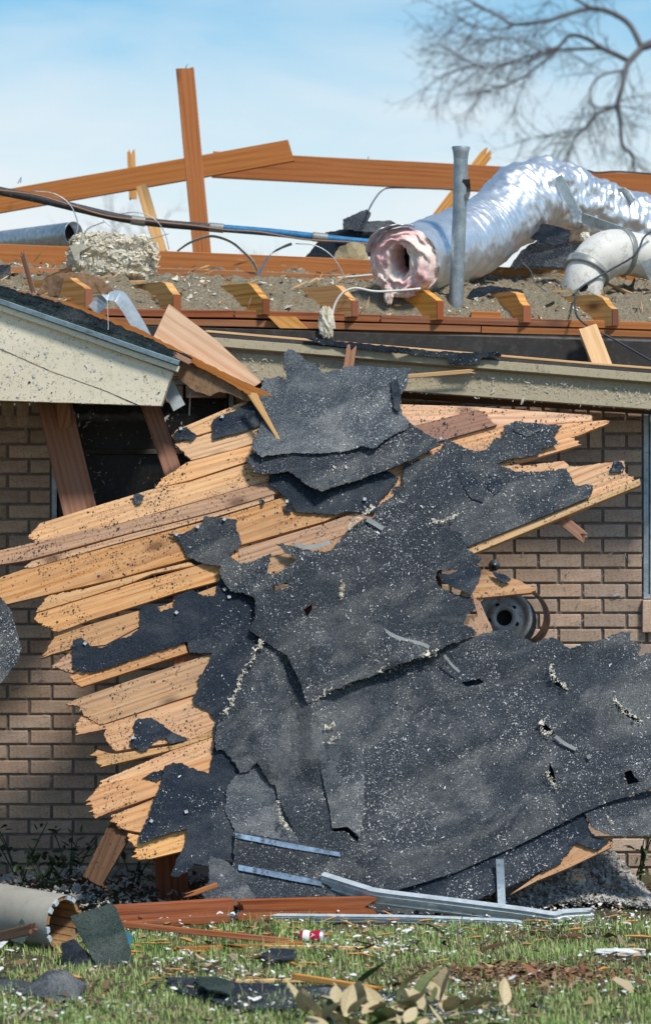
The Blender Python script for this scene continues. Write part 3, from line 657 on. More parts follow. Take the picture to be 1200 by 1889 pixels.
bt('stud', 'short broken stud end sticking up behind the rafter', W(242, 280, 3.2), W(246, 366, 3.2), .04, M2(14, 3.2), 'orange_wood', up=(1, 0, 0), jag0=.02, jag1=.01)
bt('brace', 'light orange leaning brace left of the upright post', W(262, 345, 2.8), W(299, 468, 2.55), .04, M2(21, 2.8), 'fresh_wood', up=(1, 0, .3))
bt('strut', 'broken strut poking up behind the grey vent pipe', W(897, 283, 3.6), W(800, 410, 3.5), .04, M2(22, 3.6), 'orange_wood', up=(1, 0, 1), jag0=.03)
# splinters, wire ends and small wood scraps strewn along the attic edge
V = []; Fc = []; UV = []
for k in range(150):
    px = random.uniform(-20, 1230); Y = random.choice([random.uniform(.02, .3), random.uniform(.3, 1.1)]); z = float(np.interp(Y, [0.02, .06, .14, .3, .7, 1.05], [2.53, 2.575, 2.635, 2.70, 2.765, 2.84]))
    x = W(px, 0, Y).x; c = Vector((x, Y-.01, z-.029*(x+.1)+random.uniform(-.01, .03))); d = Vector((random.gauss(0, 1), random.gauss(0, .5), random.gauss(0, .35))).normalized(); L_ = random.uniform(.012, .06); w = random.uniform(.002, .006)
    u = d.cross(Vector((.2, 1, .3))).normalized()*w; t = d.cross(u).normalized()*w*.4; n = len(V)
    V += [c-d*L_-u*.3, c-d*L_+u*.5, c+u+t, c-u*.9+t, c+d*L_*random.uniform(.5, 1), c-t*2]; Fc += [[n, n+1, n+2, n+3], [n+3, n+2, n+4], [n+1, n, n+5], [n+2, n+1, n+5], [n+4, n+2, n+5], [n+3, n+4, n+5], [n, n+3, n+5]]; UV += [(0, 0), (0, .1), (.2, .1), (.2, 0), (.4, .05), (.2, .2)]
tag(mk('attic_splinters', V, Fc, m_['fresh_wood'], None, UV), 'small wood splinters strewn over the attic insulation', 'splinters', kind='stuff')
# blue and black conduit
cp = [(-60, 341), (0, 352), (75, 367), (150, 385), (225, 402), (300, 412), (400, 420), (500, 428), (575, 436), (640, 443), (700, 449)]
cd = thing('conduit', 'black and blue flexible conduit sagging across the attic', 'conduit', W(300, 412, 1.4))
P_ = lambda l, Y: [W(a, b, Y) for a, b in l]
tube('black_section', P_(cp[:7], 1.4), [.0225, .021, .02], m_['black_rubber'], cd, n=14)
tube('blue_section', P_([(398, 419.8), (440, 423), (500, 428), (575, 436), (600, 438.5)], 1.4), .0195, m_['blue_plastic'], cd, n=14)
tube('end_section', P_([(596, 438), (640, 443), (704, 449)], 1.4), .0185, m_['blue_plastic'], cd, n=14)
for a, b, c, d in ((242, 405, 268, 409), (386, 418.5, 412, 420.8), (576, 436, 604, 439)):
    tube('tape', P_([(a, b), ((a+c)/2, (b+d)/2), (c, d)], 1.4), .0235, m_['grey_tape'], cd, n=14)
tag(tube('brown_wire', P_([(-60, 345), (60, 358), (130, 378), (200, 398), (290, 409), (360, 416), (420, 424), (480, 428), (560, 441), (640, 446), (700, 452)], 1.36), .0042, m_['copper_wire'], n=6), 'thin brown wire running along the black and blue conduit', 'wire')
# galvanised round duct, far left
ax = Vector((.72, -.69, .02)).normalized(); c0 = W(136, 431, 1.75)
du = thing('metal_duct', 'galvanised round metal duct with open dark end at left', 'duct', c0-Vector((.3, 0, .07)))
lathe('duct_shell', [(.052, -.9), (.062, -1.4), (.062, -.6), (.0625, -.58), (.062, -.3), (.062, 0), (.064, .002), (.0595, 0), (.0595, -.3), (.0595, -.9)][1:], c0, ax, m_['galvanised'], du, 36)
lathe('duct_dark', [(.0, -.06), (.059, -.06)], c0, ax, m_['black_void'], du, 30)
# rock wool block
lump('x', W(207, 475, .55), (M2(74, .55), .10, M2(38, .55)), m_['rock_wool'], sub=44, amp=.13, freq=7, boxy=6, seed=3, tilt=R(4)).name = 'rock_wool_block'
rw = bpy.data.objects['rock_wool_block']; me = rw.data; REG['wool'] = [[tuple(me.vertices[i].co+rw.location) for i in (p.vertices[0], p.vertices[1], p.vertices[2])] for p in me.polygons]+[[tuple(me.vertices[i].co+rw.location) for i in (p.vertices[0], p.vertices[2], p.vertices[3])] for p in me.polygons]
tag(bpy.data.objects['rock_wool_block'], 'cream shaggy rock wool block on the attic edge', 'insulation')
lump('x', W(602, 595, -.06), (M2(14), .025, M2(28)), m_['rock_wool'], sub=20, amp=.3, freq=6, boxy=2.4, seed=8).name = 'insulation_tuft'
tag(bpy.data.objects['insulation_tuft'], 'small cream insulation tuft hanging over the plate at the cable', 'insulation')
# bark-like peeled boards and dark scraps at left of attic
def scrap(name, label, cat, poly, Y, th, mat, group=None, **k):
    return tag(sheet(name, poly, vplane(Y), 0, th, m_[mat], None, **k), label, cat, group)
scrap('peeled_board', 'curled brown peeled board beside the first joist', 'board', [(68, 540), (90, 510), (118, 503), (150, 502), (190, 515), (212, 538), (180, 543), (130, 520), (110, 545), (80, 548)], .10, .02, 'bark_board', lifts=[(130, 515, .08, .03)], und=.01)
scrap('peeled_board', 'dark brown curled strip behind the peeled board at left', 'board', [(62, 535), (85, 510), (125, 492), (133, 487), (133, 497), (100, 515), (72, 542)], .2, .015, 'dark_wood')
scrap('shingle_scrap', 'small blue grey shingle scrap at far left on the insulation', 'shingle', [(-40, 488), (20, 488), (20, 514), (-40, 512)], .25, .006, 'shingle')
bt('lath', 'thin upright greyish lath stuck behind the cornice at left', W(42, 468, -.2), W(62, 538, -.15), .012, M2(9), 'old_wood', up=(1, 0, 0), jag0=.02, jag1=.01)
# roofing scraps behind the duct mouth and under the duct
scrap('roofing_scrap', 'large dark roofing slab behind the silver duct mouth', 'roofing', [(562, 475), (585, 447), (600, 428), (650, 420), (712, 422), (720, 440), (700, 470), (640, 478)], 1.6, .02, 'felt')
scrap('roofing_scrap', 'grey folded roofing scrap on top of the dark slab', 'roofing', [(632, 422), (632, 404), (676, 385), (684, 392), (678, 408), (720, 406), (735, 416), (690, 428)], 1.55, .012, 'shingle_dusty')
scrap('roofing_scrap', 'pale torn paper scrap beside the silver duct mouth', 'paper', [(612, 478), (625, 456), (650, 446), (672, 450), (680, 478)], 1.3, .008, 'leaf_tan', lifts=[(645, 455, .05, .03)])
scrap('roofing_scrap', 'black roofing scrap under the bend of the silver duct', 'roofing', [(978, 440), (1002, 412), (1052, 424), (1048, 446), (1020, 452)], .95, .012, 'felt')
scrap('roofing_scrap', 'dark blue grey sheet lying below the silver duct', 'roofing', [(946, 500), (955, 474), (1060, 450), (1078, 452), (1050, 480), (1040, 492), (960, 490)], .9, .012, 'shingle')
scrap('roofing_scrap', 'black curled felt strip beside the vent pipe foot', 'roofing', [(852, 555), (872, 532), (905, 526), (960, 534), (966, 540), (900, 540), (880, 556)], .16, .012, 'felt')
scrap('roofing_scrap', 'broad dark roofing slab behind the silver duct bend', 'roofing', [(930, 505), (960, 462), (1010, 430), (1100, 445), (1240, 470), (1260, 512), (1100, 510)], 1.75, .015, 'shingle', und=.02)
# wires and straps
def wire(label, pts, Y, r, mat, name='wire'):
    Ys = Y if isinstance(Y, (list, tuple)) else [Y]*len(pts)
    return tag(tube(name, [W(a, b, y) for (a, b), y in zip(pts, Ys)], r, m_[mat], n=6), label, 'wire')
wire('white cable lying on the boards left of the silver duct', [(335, 513), (380, 517), (440, 523), (520, 520), (600, 514), (695, 506)], .72, .0055, 'white_cable', 'cable')
wire('white cable arching over the third joist to the duct', [(612, 582), (618, 560), (632, 540), (655, 531), (690, 537), (730, 536), (775, 532)], -.03, .006, 'white_cable', 'cable')
wire('dark blue cable looping down from the white elbow over the plate', [(1205, 425), (1186, 438), (1170, 470), (1120, 500), (1070, 530), (1060, 548), (1062, 580), (1085, 602), (1130, 625), (1205, 668), (1260, 700)], [.5, .42, .38, .36, .28, .12, -.06, -.1, -.12, -.2, -.25], .0048, 'black_cable', 'cable')
wire('curly thin wire hanging from the conduit near the metal duct', [(60, 352), (100, 357), (130, 378), (144, 415), (136, 446), (150, 436), (165, 420), (195, 408)], 1.3, .003, 'galvanised')
wire('thin grey wire drooping below the conduit', [(190, 406), (225, 432), (260, 443), (290, 437), (312, 430)], 1.3, .0022, 'galvanised')
wire('thin arched wire left of the leaning brace end', [(225, 394), (250, 391), (280, 400), (302, 425), (312, 460)], 1.3, .0022, 'galvanised')
wire('thin pale wire arching down beside the duct mouth', [(545, 449), (580, 452), (610, 470), (630, 500), (640, 530)], .6, .0025, 'galvanised')
wire('dark wire hanging from the ridge beam onto the roofing scraps', [(678, 390), (690, 368), (706, 350), (730, 346), (830, 349)], [1.5, 2.5, 3.2, 3.2, 3.2], .004, 'black_cable')
wire('black wire lying along the right end of the ridge beam', [(1045, 333), (1058, 322), (1080, 314), (1100, 318), (1140, 316), (1220, 322)], 3.2, .005, 'black_cable')
wire('dry twig standing on the insulation near the duct', [(962, 484), (978, 500), (985, 520), (1010, 540)], .3, .003, 'bark', 'twig')
tag(ribbon('metal_strap', [W(a, b, 1.0) for a, b in ((327, 463), (345, 450), (365, 441), (392, 435), (425, 445), (450, 465), (468, 485), (478, 508))], .022, .002, m_['dull_zinc'], wdir=(.2, -.9, .5)), 'bent grey metal strap arching right of the post', 'strap')
tag(ribbon('metal_strap', [W(a, b, .5) for a, b in ((538, 449), (520, 456), (500, 468), (485, 490), (476, 512), (474, 528))], .026, .002, m_['dull_zinc'], wdir=(.6, -.6, .5)), 'curved dark metal strap standing on the joist edge', 'strap')
for lb, pts, Y in (('tiny bent nail on top of the upright post', [(341, 127), (347, 117)], 2.55), ('small wire end standing on the left rafter', [(33, 338), (40, 326), (38, 337)], 2.9), ('tiny nail standing on the ridge beam', [(678, 293), (680, 287)], 3.3)):
    tag(tube('nail', [W(a, b, Y) for a, b in pts], .0025, m_['dull_zinc'], n=5, k=2), lb, 'nail')
# ------------------------------------------------------------------ flexible foil duct
fd = thing('flexible_duct', 'big silver foil flexible duct with pink insulation at its torn mouth', 'duct', W(880, 525, .5))
cpt = [(748, 484, .10), (775, 476, .30), (828, 458, .62), (880, 436, .84), (925, 402, .98), (958, 375, 1.08), (995, 362, 1.18), (1040, 372, 1.28), (1090, 396, 1.36), (1160, 422, 1.45), (1240, 446, 1.52), (1330, 468, 1.58)]
path = [W(a, b, c) for a, b, c in cpt]
def foil_r(L, a):
    rib = .016*(abs(math.sin(L*math.pi/.032+.25*math.sin(a*2)))-.5)
    cr = .045*n3(L*9, math.cos(a)*2.1, math.sin(a)*2.1)+.022*n3(L*34, math.cos(a)*5, math.sin(a)*5)-.030*abs(n3(L*14+a, math.cos(a)*4, math.sin(a)*4))
    k = max(0, L-.95); pinch = 1-.10*math.exp(-((L-1.0)/.12)**2)
    return (1+rib+cr*(1+2.2*min(1, k*2)))*pinch
tube('foil_jacket', path, [.158, .172, .184, .190, .188, .184, .182, .180], m_['foil'], fd, n=72, k=30, capped=False, rf=foil_r)
t0 = (path[1]-path[0]).normalized(); u0 = Vector((0, 0, 1)); u0 = (u0-t0*u0.dot(t0)).normalized(); w0 = t0.cross(u0)
# torn jacket lip over the mouth, pink wool ring and tongue
V = []; Fc = []; na = 40
for i in range(7):
    for q in range(na+1):
        a = -1.25+1.6*q/na; r_ = .166+.014*i/6+.004*n3(a*6, i*.5, 3); x = -.10*(i/6)*(0.55+.6*math.sin((q/na)*math.pi)+.25*n3(a*5, 7, 1))
        V.append(path[0]+t0*x+(u0*math.cos(a)+w0*math.sin(a))*r_)
for i in range(6):
    for q in range(na): k = i*(na+1)+q; Fc.append([k, k+1, k+na+2, k+na+1])
lip = mk('torn_lip', V, Fc, m_['foil'], fd, None, True); md = lip.modifiers.new('s', 'SOLIDIFY'); md.thickness = .003
V = []; Fc = []; na, nr = 72, 26
for i in range(nr):
    t = i/(nr-1)
    for q in range(na):
        a = 2*math.pi*q/na; cx, sx = math.cos(a), math.sin(a)
        ro = .163+.008*n3(cx*3, sx*3, 1); hx = .028+.010*n3(cx*2, sx*2, 5); hz = .060+.016*n3(cx*3, sx*3, 9)
        inner = w0*(sx*hx+.0)+u0*(cx*hz+.018); outer = (u0*cx+w0*sx)*ro
        b = .075*math.sin(math.pi*min(1, t*1.05+.04))**.6; nz = .026*n3(cx*t*5+3, sx*t*5, t*3)+.010*n3(cx*t*14, sx*t*14, 3)+.003*n3(cx*t*40, sx*t*40, 3)
        deep = .16*max(0, (.12-t)/.12)
        V.append(path[0]+inner.lerp(outer, t)+t0*(deep-b+nz*1.3-.022))
for i in range(nr-1):
    for q in range(na): k = i*na+q; m2 = i*na+(q+1) % na; Fc.append([k, m2, m2+na, k+na])
mk('pink_wool', V, Fc, m_['pink_wool'], fd, None, True)
lathe('liner', [(.10, .05), (.10, .07), (0, .075)], path[0], t0, m_['black_void'], fd, 24)
lump('wool_tongue', path[0]-t0*.06-u0*.118, (.060, .03, .035), m_['pink_wool'], fd, sub=22, amp=.35, freq=5, boxy=2.2, seed=5)
lump('wool_tongue', path[0]-t0*.075-u0*.115+Vector((-.06, 0, -.015)), (.020, .02, .05), m_['pink_wool'], fd, sub=18, amp=.35, freq=5, boxy=2.2, seed=15)
# strip lying over the duct
ms = tag(ribbon('metal_channel', [W(a, b, c) for a, b, c in ((1028, 326, 1.0), (1046, 360, .98), (1066, 398, .95), (1075, 402, .93), (1120, 418, .9), (1172, 436, .85))], .048, .008, m_['weathered_aluminium'], k=3, wdir=(.75, -.45, .45)), 'bent dull metal channel lying over the silver duct', 'metal strip')
tag(ribbon('metal_channel', [W(a, b, c) for a, b, c in ((1122, 360, 1.3), (1150, 354, 1.28), (1166, 372, 1.25))], .05, .006, m_['weathered_aluminium'], k=3, wdir=(.2, -.6, .7)), 'small folded metal angle behind the silver duct at right', 'metal strip')
tag(ribbon('metal_channel', [W(a, b, c) for a, b, c in ((1192, 480, .3), (1212, 520, .3), (1225, 545, .3))], .06, .006, m_['weathered_aluminium'], k=3, wdir=(1, -.3, .2)), 'pale sheet metal corner at the far right edge of the attic', 'metal strip')
# vent pipe
vp = thing('vent_pipe', 'grey galvanised vent pipe standing in front of the silver duct', 'pipe', W(840, 553, .12))
tube('pipe', [W(849.5, 275, .12), W(848, 340, .12), W(846, 420, .12), W(839, 585, .12)], .0325, m_['dull_zinc'], vp, n=28, k=14, rf=lambda L, a: 1+.05*n3(L*6, math.cos(a)*1.5, math.sin(a)*1.5))
lathe('flared_top', [(.0325, -.05), (.036, -.02), (.0425, .004), (.040, .007), (.030, -.02), (.001, -.03)], W(849.5, 273, .12), W(849.5, 273, .12)-W(848, 340, .12), m_['dull_zinc'], vp, 28)
sheet('torn_flap', [(853, 330), (866, 330), (868, 352), (862, 372), (857, 362), (850, 345)], vplane(.085), 0, .004, m_['black_rubber'], vp, lifts=[(866, 350, .03, -.03)])
# white elbow duct
we = thing('elbow_duct', 'white elbow vent duct with grey tape bands at right', 'duct', W(1075, 548, .45))
ep = [(1070, 556, .42), (1074, 525, .42), (1084, 497, .45), (1105, 476, .48), (1130, 466, .52), (1165, 468, .58), (1225, 482, .66)]
el_ = [W(a, b, c) for a, b, c in ep]
tube('elbow_pipe', el_, [.098, .094, .098, .112, .110, .102, .104], m_['white_pvc'], we, n=40, k=10, rf=lambda L, a: 1+.03*n3(L*7, math.cos(a)*2, math.sin(a)*2))
cr = crom(el_, 10)
for i0, i1, rr in ((17, 22, .112), (43, 47, .112)):
    tube('tape_band', [cr[i] for i in range(i0, i1)], rr, m_['grey_tape'], we, n=40, k=1)
lump('plaster_lump', W(1078, 436, .50), (.022, .02, .02), m_['rock_wool'], we, sub=12, amp=.3, boxy=2.4)
sheet('torn_hole', [(1066, 540), (1070, 530), (1082, 524), (1084, 530), (1076, 538), (1072, 544)], Plane(W(1074, 534, .315), (-.1, -1, .1)), 0, .004, m_['black_void'], we)
# ------------------------------------------------------------------ cornice box at left
cb = thing('cornice_box', 'cream painted eave return box with torn shingle layers at left', 'cornice', W(150, 745, -.75))
cY = -.76
sheet('front_board', [(-140, 524, 0), (0, 570, 0), (318, 686, 0), (297, 748, .001), (256, 746.5, .001), (200, 722, .0008), (100, 686, .0008), (0, 642, .0008), (-140, 592, 0)], vplane(cY), 0, .12, m_['cream_paint'], cb, und=.002, reg='cornice')
sheet('front_board', [(-140, 593.5, .0008), (0, 643.6, .0008), (100, 687.6, .0008), (200, 723.6, .0008), (252, 746.5, .001), (0, 738, .001), (-140, 735, 0)], vplane(cY+.003), 0, .117, m_['cream_paint'], cb, und=.002, reg='cornice')
sheet('soffit_board', [(-1.60, -.005, 0), (W(297, 0, cY).x, -.005, 0), (W(297, 0, cY).x, -(cY*-1-.125), 0), (-1.60, -(cY*-1-.125), 0)], Plane((0, 0, W(0, 738, cY).z+.03), (0, 0, 1), Vector((0, 1, 0))), 0, .015, m_['darker_cream_paint'], cb, jag=0, local=True)
beam('return_board', Vector((-1.60, cY+.06, W(0, 655, cY).z)), W(-141, 655, cY+.06), .12, M2(160, cY), m_['cream_paint'], cb)
beam('rake_trim', W(-140, 519, cY-.01), W(330, 681, cY-.01), .03, M2(11, cY), m_['cream_paint'], cb)
beam('drip_edge', W(-140, 507, cY-.015), W(331, 670, cY-.015), .05, M2(10, cY), m_['blue_grey_edge'], cb)
for k in range(6):
    a = random.uniform(-2, 2)
    sheet('shingle_layer', [(-140, 499-k*3.2+a, 0), (0, 545-k*3.4+a), (133, 592-k*5+a), (253, 632-k*3.6), (334+k*4, 664-k*1.0), (330+k*4, 668-k*1.0), (253, 638-k*3.6), (133, 598-k*5+a), (0, 552-k*3.4+a), (-140, 506-k*3.2, 0)], vplane(cY+.02+.014*k), 0, .10, m_['green_shingle' if k % 2 == 0 else 'felt'], cb, jag=.006, und=.012, uscale=9)
sheet('plywood_edge', [(-140, 478, 0), (0, 527), (133, 559), (253, 604), (333, 646), (430, 694), (500, 727, .004), (527, 742, .004), (522, 747, .004), (470, 735), (425, 707), (333, 658), (253, 615), (133, 570), (0, 535), (-140, 488, 0)], vplane(-.62), 0, .10, m_['rust_wood'], cb, jag=.003, angle=-.42)
sheet('mossy_underside', [(318, 684), (335, 655), (430, 705), (522, 746), (478, 742), (446, 737), (425, 726), (405, 722), (388, 730), (360, 722), (335, 702)], vplane(-.60), 0, .05, m_['bark_board'], cb, jag=.005, und=.01)
bt('wood_chip', 'small weathered wood chip wedged over the end of the cornice', W(322, 654, -.79), W(350, 668, -.77), .02, M2(10), 'old_wood', jag0=.01, jag1=.006)
tp = tag(sheet('plywood_offcut', [(312, 560, 0), (400, 628, 0), (482, 704, .002), (470, 712, 0), (400, 682, 0), (296, 634, 0), (283, 622, 0)], Plane(W(380, 640, -.52), (.25, -1, .18)), 0, .019, m_['ply_wood'], None, angle=-.6, jag=.001), 'pale triangular plywood offcut standing on the torn roof edge', 'plywood')
tag(ribbon('aluminium_strip', [W(a, b, c) for a, b, c in ((172, 572, -.36), (192, 552, -.37), (203, 546, -.38), (216, 546, -.40), (228, 556, -.42), (262, 612, -.45), (300, 690, -.52), (331, 752, -.58))], .058, .004, m_['aluminium'], k=4, wdir=(1, -.15, .55)), 'bent shiny aluminium strip passing behind the cream cornice', 'metal strip')
bt('timber', 'thick weathered brown timber hanging below the cornice over the window', W(96, 720, -.32), W(152, 960, -.52), .05, M2(60), 'old_wood', up=(1, 0, .2))
bt('timber', 'thin weathered timber below the cornice right of the thick one', W(268, 720, -.34), W(322, 880, -.46), .05, M2(32), 'old_wood', up=(1, 0, .3))
sheet('x', [(100, 700), (122, 705), (135, 790), (128, 838, .006), (118, 836, .006), (108, 780)], Plane(W(115, 780, -.405), (0, -1, -.28)), .01, .012, m_['old_wood'], bpy.data.objects['timber'], angle=1.35).name = 'split_layer'
bt('splinter', 'long pale wood splinter pointing down over the dark shingles', W(466, 728, -.66), W(534, 845, -.72), .008, M2(14), 'fresh_wood', up=(1, 0, .6), jag0=.01)
sp_ = bpy.data.objects['splinter']; q0 = W(466, 728, -.66)-sp_.location; q1 = W(534, 845, -.72)-sp_.location; ax_ = q1-q0
for v in sp_.data.vertices:     # taper to a point
    t = max(0, min(1, (v.co-q0).dot(ax_)/ax_.length_squared)); c = q0+ax_*t; v.co = c+(v.co-c)*(1.15-1.08*t**.8)
wire('frayed string hanging below the cornice end', [(364, 718), (352, 724), (350, 745), (349, 766)], -.5, .003, 'cream_fleck', 'string')
wire('thin white thread hanging by the aluminium strip', [(198, 552), (200, 600), (199, 608)], -.8, .0015, 'white_cable', 'string')
# ------------------------------------------------------------------ fallen roof section
A_ = W(600, 680, -.50); B_ = W(600, 1665, -1.42); dv = A_-B_
RP = Plane(A_, Vector((0, -dv.z, dv.y)), dv.normalized())
deck = thing('roof_deck', 'fallen roof section of splintered pine boards leaning on the house', 'roof section', RP.pt(0, -2.3, -.06))
def plank(pts, off=0.0, thick=.019, ang=None, jag=.004, mat='pine_wood', und=.004, parent=deck):
    P = [Vector(RP.hit(p[0], p[1])) for p in pts]
    if ang is None:
        # grain follows the longest edge
        best = max(range(len(P)), key=lambda i: (P[(i+1) % len(P)]-P[i]).length); e = P[(best+1) % len(P)]-P[best]; ang = math.atan2(e.y, e.x)
    return sheet('plank', pts, RP, off+random.uniform(-.003, .003), thick, m_[mat], parent, jag=jag, seg=.0035, res=.06, und=und, uscale=2.0, angle=ang, splinter=3.6, reg='plank', slope=(0, random.uniform(-.004, .004)))
J = .007
PL = [
 [(316, 803, J), (325, 793, 0), (442, 743, 0), (520, 715), (520, 760, 0), (480, 768, 0), (392, 794, 0), (325, 813, J)],
 [(322, 818, J), (390, 798, 0), (480, 772, 0), (540, 755), (540, 800, 0), (473, 815, 0), (430, 829, 0), (352, 848, .005)],
 [(285, 901, J), (300, 882, .006), (345, 853, 0), (473, 819, 0), (560, 790), (560, 822, 0), (465, 848, 0), (350, 886, 0)],
 [(52, 990, .012), (75, 964, 0), (280, 902, 0), (350, 888, 0), (465, 851, 0), (600, 805), (600, 850, 0), (500, 884, 0), (300, 942, 0), (125, 992, 0), (70, 1000, .012)],
 [(-30, 1022, J), (70, 999, 0), (300, 944, 0), (500, 886, 0), (640, 840), (640, 880, 0), (505, 911, 0), (400, 942, 0), (240, 982, 0), (50, 1033, 0), (-30, 1046, J)],
 [(45, 1046, J), (60, 1035, 0), (240, 985, 0), (400, 945, 0), (505, 913, 0), (505, 921, 0), (400, 952, 0), (200, 1006, 0), (60, 1047, .004)],
 [(-30, 1075, J), (42, 1050, 0), (200, 1008, 0), (400, 955, 0), (505, 922, 0), (700, 858), (700, 912, 0), (600, 960, 0), (445, 1004, 0), (350, 1029, 0), (215, 1066, 0), (12, 1114, 0), (-30, 1112, .008)],
 [(88, 1098, .012), (165, 1082, 0), (280, 1052, 0), (350, 1035, 0), (360, 1041, 0), (280, 1057, 0), (245, 1072, 0), (165, 1098, 0), (66, 1128, .008)],
 [(63, 1142, .009), (70, 1130, 0), (165, 1101, 0), (250, 1074, 0), (350, 1046, 0), (480, 1004), (480, 1040, 0), (405, 1070, 0), (330, 1090, 0), (270, 1110, 0), (165, 1143, 0), (107, 1165, .008)],
 [(440, 1012, 0), (600, 964, 0), (720, 922, 0), (720, 953, 0), (600, 998, 0), (440, 1044, 0)],
 [(420, 1051, 0), (600, 1000, 0), (720, 957, 0), (720, 1000, 0), (600, 1050, 0), (430, 1092, 0)],
 [(80, 1212, .012), (100, 1175, 0), (165, 1152, 0), (260, 1125, 0), (300, 1117, 0), (400, 1080), (400, 1110, 0), (320, 1127, 0), (258, 1155, 0), (195, 1189, 0), (135, 1195, 0), (100, 1205, .006)],
 [(97, 1228, .012), (137, 1197, 0), (195, 1191, 0), (258, 1158, 0), (330, 1130), (330, 1178, 0), (140, 1238, .006), (132, 1241, .008)],
 [(129, 1245, .006), (145, 1243, 0), (340, 1186, .002), (347, 1203, 0), (150, 1267, .005), (140, 1260, .006)],
 [(122, 1297, .012), (150, 1285, 0), (390, 1204, 0), (480, 1170), (480, 1240, 0), (360, 1279, 0), (185, 1336, .008), (160, 1320, .010), (145, 1310, .012), (150, 1303, .012)],
 [(138, 1340, .008), (150, 1322, .006), (185, 1339, 0), (200, 1335, 0), (360, 1283, 0), (470, 1242), (470, 1310, 0), (350, 1365, 0), (215, 1385, .008), (195, 1367, .008), (192, 1345, .006), (145, 1355, .007)],
 [(172, 1395, .010), (175, 1382, .004), (210, 1391, 0), (320, 1375, 0), (400, 1344, 0), (430, 1335), (430, 1346, 0), (325, 1381, 0), (245, 1401, 0), (185, 1415, .006)],
 [(185, 1440, .008), (300, 1392, 0), (395, 1350, 0), (450, 1330), (450, 1400, 0), (390, 1428, 0), (305, 1411, 0), (300, 1420, 0), (190, 1446, .006)],
 [(165, 1472, .012), (185, 1447, 0), (300, 1422, 0), (400, 1390), (400, 1430, 0), (285, 1469, 0), (200, 1499, 0), (175, 1510, .008)],
 [(205, 1502, .010), (240, 1490, 0), (285, 1472, 0), (380, 1440), (380, 1500, 0), (265, 1535, 0), (235, 1530, .008), (215, 1522, .010)],
 [(235, 1535, .010), (260, 1540, 0), (265, 1537, 0), (345, 1510), (430, 1480), (430, 1540, 0), (340, 1568, 0), (280, 1582, .006), (255, 1585, .008), (250, 1565, .010)],
 # right-hand ends
 [(730, 785, 0), (735, 745, 0), (880, 750, 0), (1050, 762, .004), (1090, 765, .006), (1092, 775, 0), (1000, 782, 0), (765, 788, 0)],
 [(740, 930), (910, 862, .004), (950, 846, .005), (960, 860, .008), (1040, 850, .008), (1050, 860, .008), (1070, 860, .008), (1140, 850, .005), (1150, 850, .005), (1152, 870, .006), (1178, 893, 0), (862, 1020, 0), (858, 1012, 0), (740, 1010)],
 [(640, 900, 0), (745, 856, 0), (820, 830, 0), (820, 900, 0), (750, 935, 0), (660, 945)],
 [(850, 1072), (885, 1050, 0), (915, 1055, .005), (950, 1067, .006), (987, 1085, .006), (980, 1092, 0), (900, 1100, 0), (850, 1105)],
 [(850, 1157, .007), (880, 1135, .006), (870, 1095, .007), (885, 1110, .006), (912, 1170, .005), (880, 1190, .006), (840, 1200)],
 [(1045, 1214, .005), (1050, 1202, .004), (1105, 1182, 0), (1152, 1163, .004), (1120, 1186, .005), (1100, 1200, 0)],
 [(940, 1650, 0), (985, 1618, 0), (1030, 1590, 0), (1055, 1550), (1130, 1545), (1128, 1562, 0), (1045, 1602, 0), (990, 1624, 0)],
]
for p in PL: plank(p, off=random.uniform(-.004, .002), thick=random.uniform(.016, .021))
plank([(690, 815), (755, 791, 0), (880, 759, .006), (902, 777, .006), (915, 787, 0), (795, 821, 0), (690, 842)], .020, mat='old_wood')
plank([(745, 850), (800, 818, 0), (920, 783, 0), (1030, 783, 0), (1120, 775, .007), (1120, 782, .006), (1070, 802, .008), (1050, 808, .008), (1072, 820, 0), (970, 850, 0), (900, 865, 0), (780, 880, 0)], .004)
plank([(859, 1013, 0), (1085, 922, 0), (1178, 885, .004), (1179, 897, 0), (862, 1027, 0)], .014, .03, mat='fresh_wood')
plank([(200, 1640, .006), (152, 1612, .010), (205, 1508, 0), (240, 1515), (235, 1545, 0), (188, 1628, .008)], -.03, .03, ang=1.2, mat='dark_wood')
for k in range(7):
    y = 1330+43*k; plank([(445, y, 0), (860, y-137, 0), (860, y-97, 0), (445, y+40, 0)], -.022)
for x, dpt in ((330, -.055), (560, -.055), (800, -.055)):
    a = RP.pt(*RP.hit(x, 900 if x != 560 else 760), dpt); b = RP.pt(*RP.hit(x+(10 if x < 500 else 0), 1555 if x < 500 else 1675), dpt)
    beam('rafter', a, b, .04, .07, m_['red_wood'], deck, up=(1, 0, 0))
tw = beam('broken_batten', RP.pt(*RP.hit(1010, 930), -.04), RP.pt(*RP.hit(1076, 985), -.03), .02, M2(20, -.7), m_['old_wood'], deck, up=(1, 0, 1), jag1=.02)
# felt patches that are still nailed to the boards
def felt(pts, off=.012, mat='felt', name='felt_patch', parent=deck, jag=.005, thick=.003, und=.003, reg='felt', **k):
    return sheet(name, pts, RP, off, thick, m_[mat], parent, jag=jag, seg=.007, res=.03, und=und, reg=reg, **k)
felt([(391, 780), (400, 771), (430, 760), (455, 745), (475, 733), (500, 735), (505, 785), (480, 786), (450, 797), (392, 812), (393, 795)])
felt([(320, 801), (330, 793), (345, 789), (352, 797), (365, 805), (355, 815), (340, 812), (325, 815)])
felt([(245, 922), (248, 914), (258, 912), (268, 916), (264, 926), (252, 932)], mat='shingle')
felt([(312, 986), (333, 986), (350, 980), (372, 968), (378, 953), (400, 955), (436, 960), (436, 978), (446, 1003), (440, 1012), (423, 1028), (403, 1048), (380, 1043), (345, 1028), (335, 1005), (326, 995)], mat='shingle', lifts=[(405, 1045, .06, .015)])
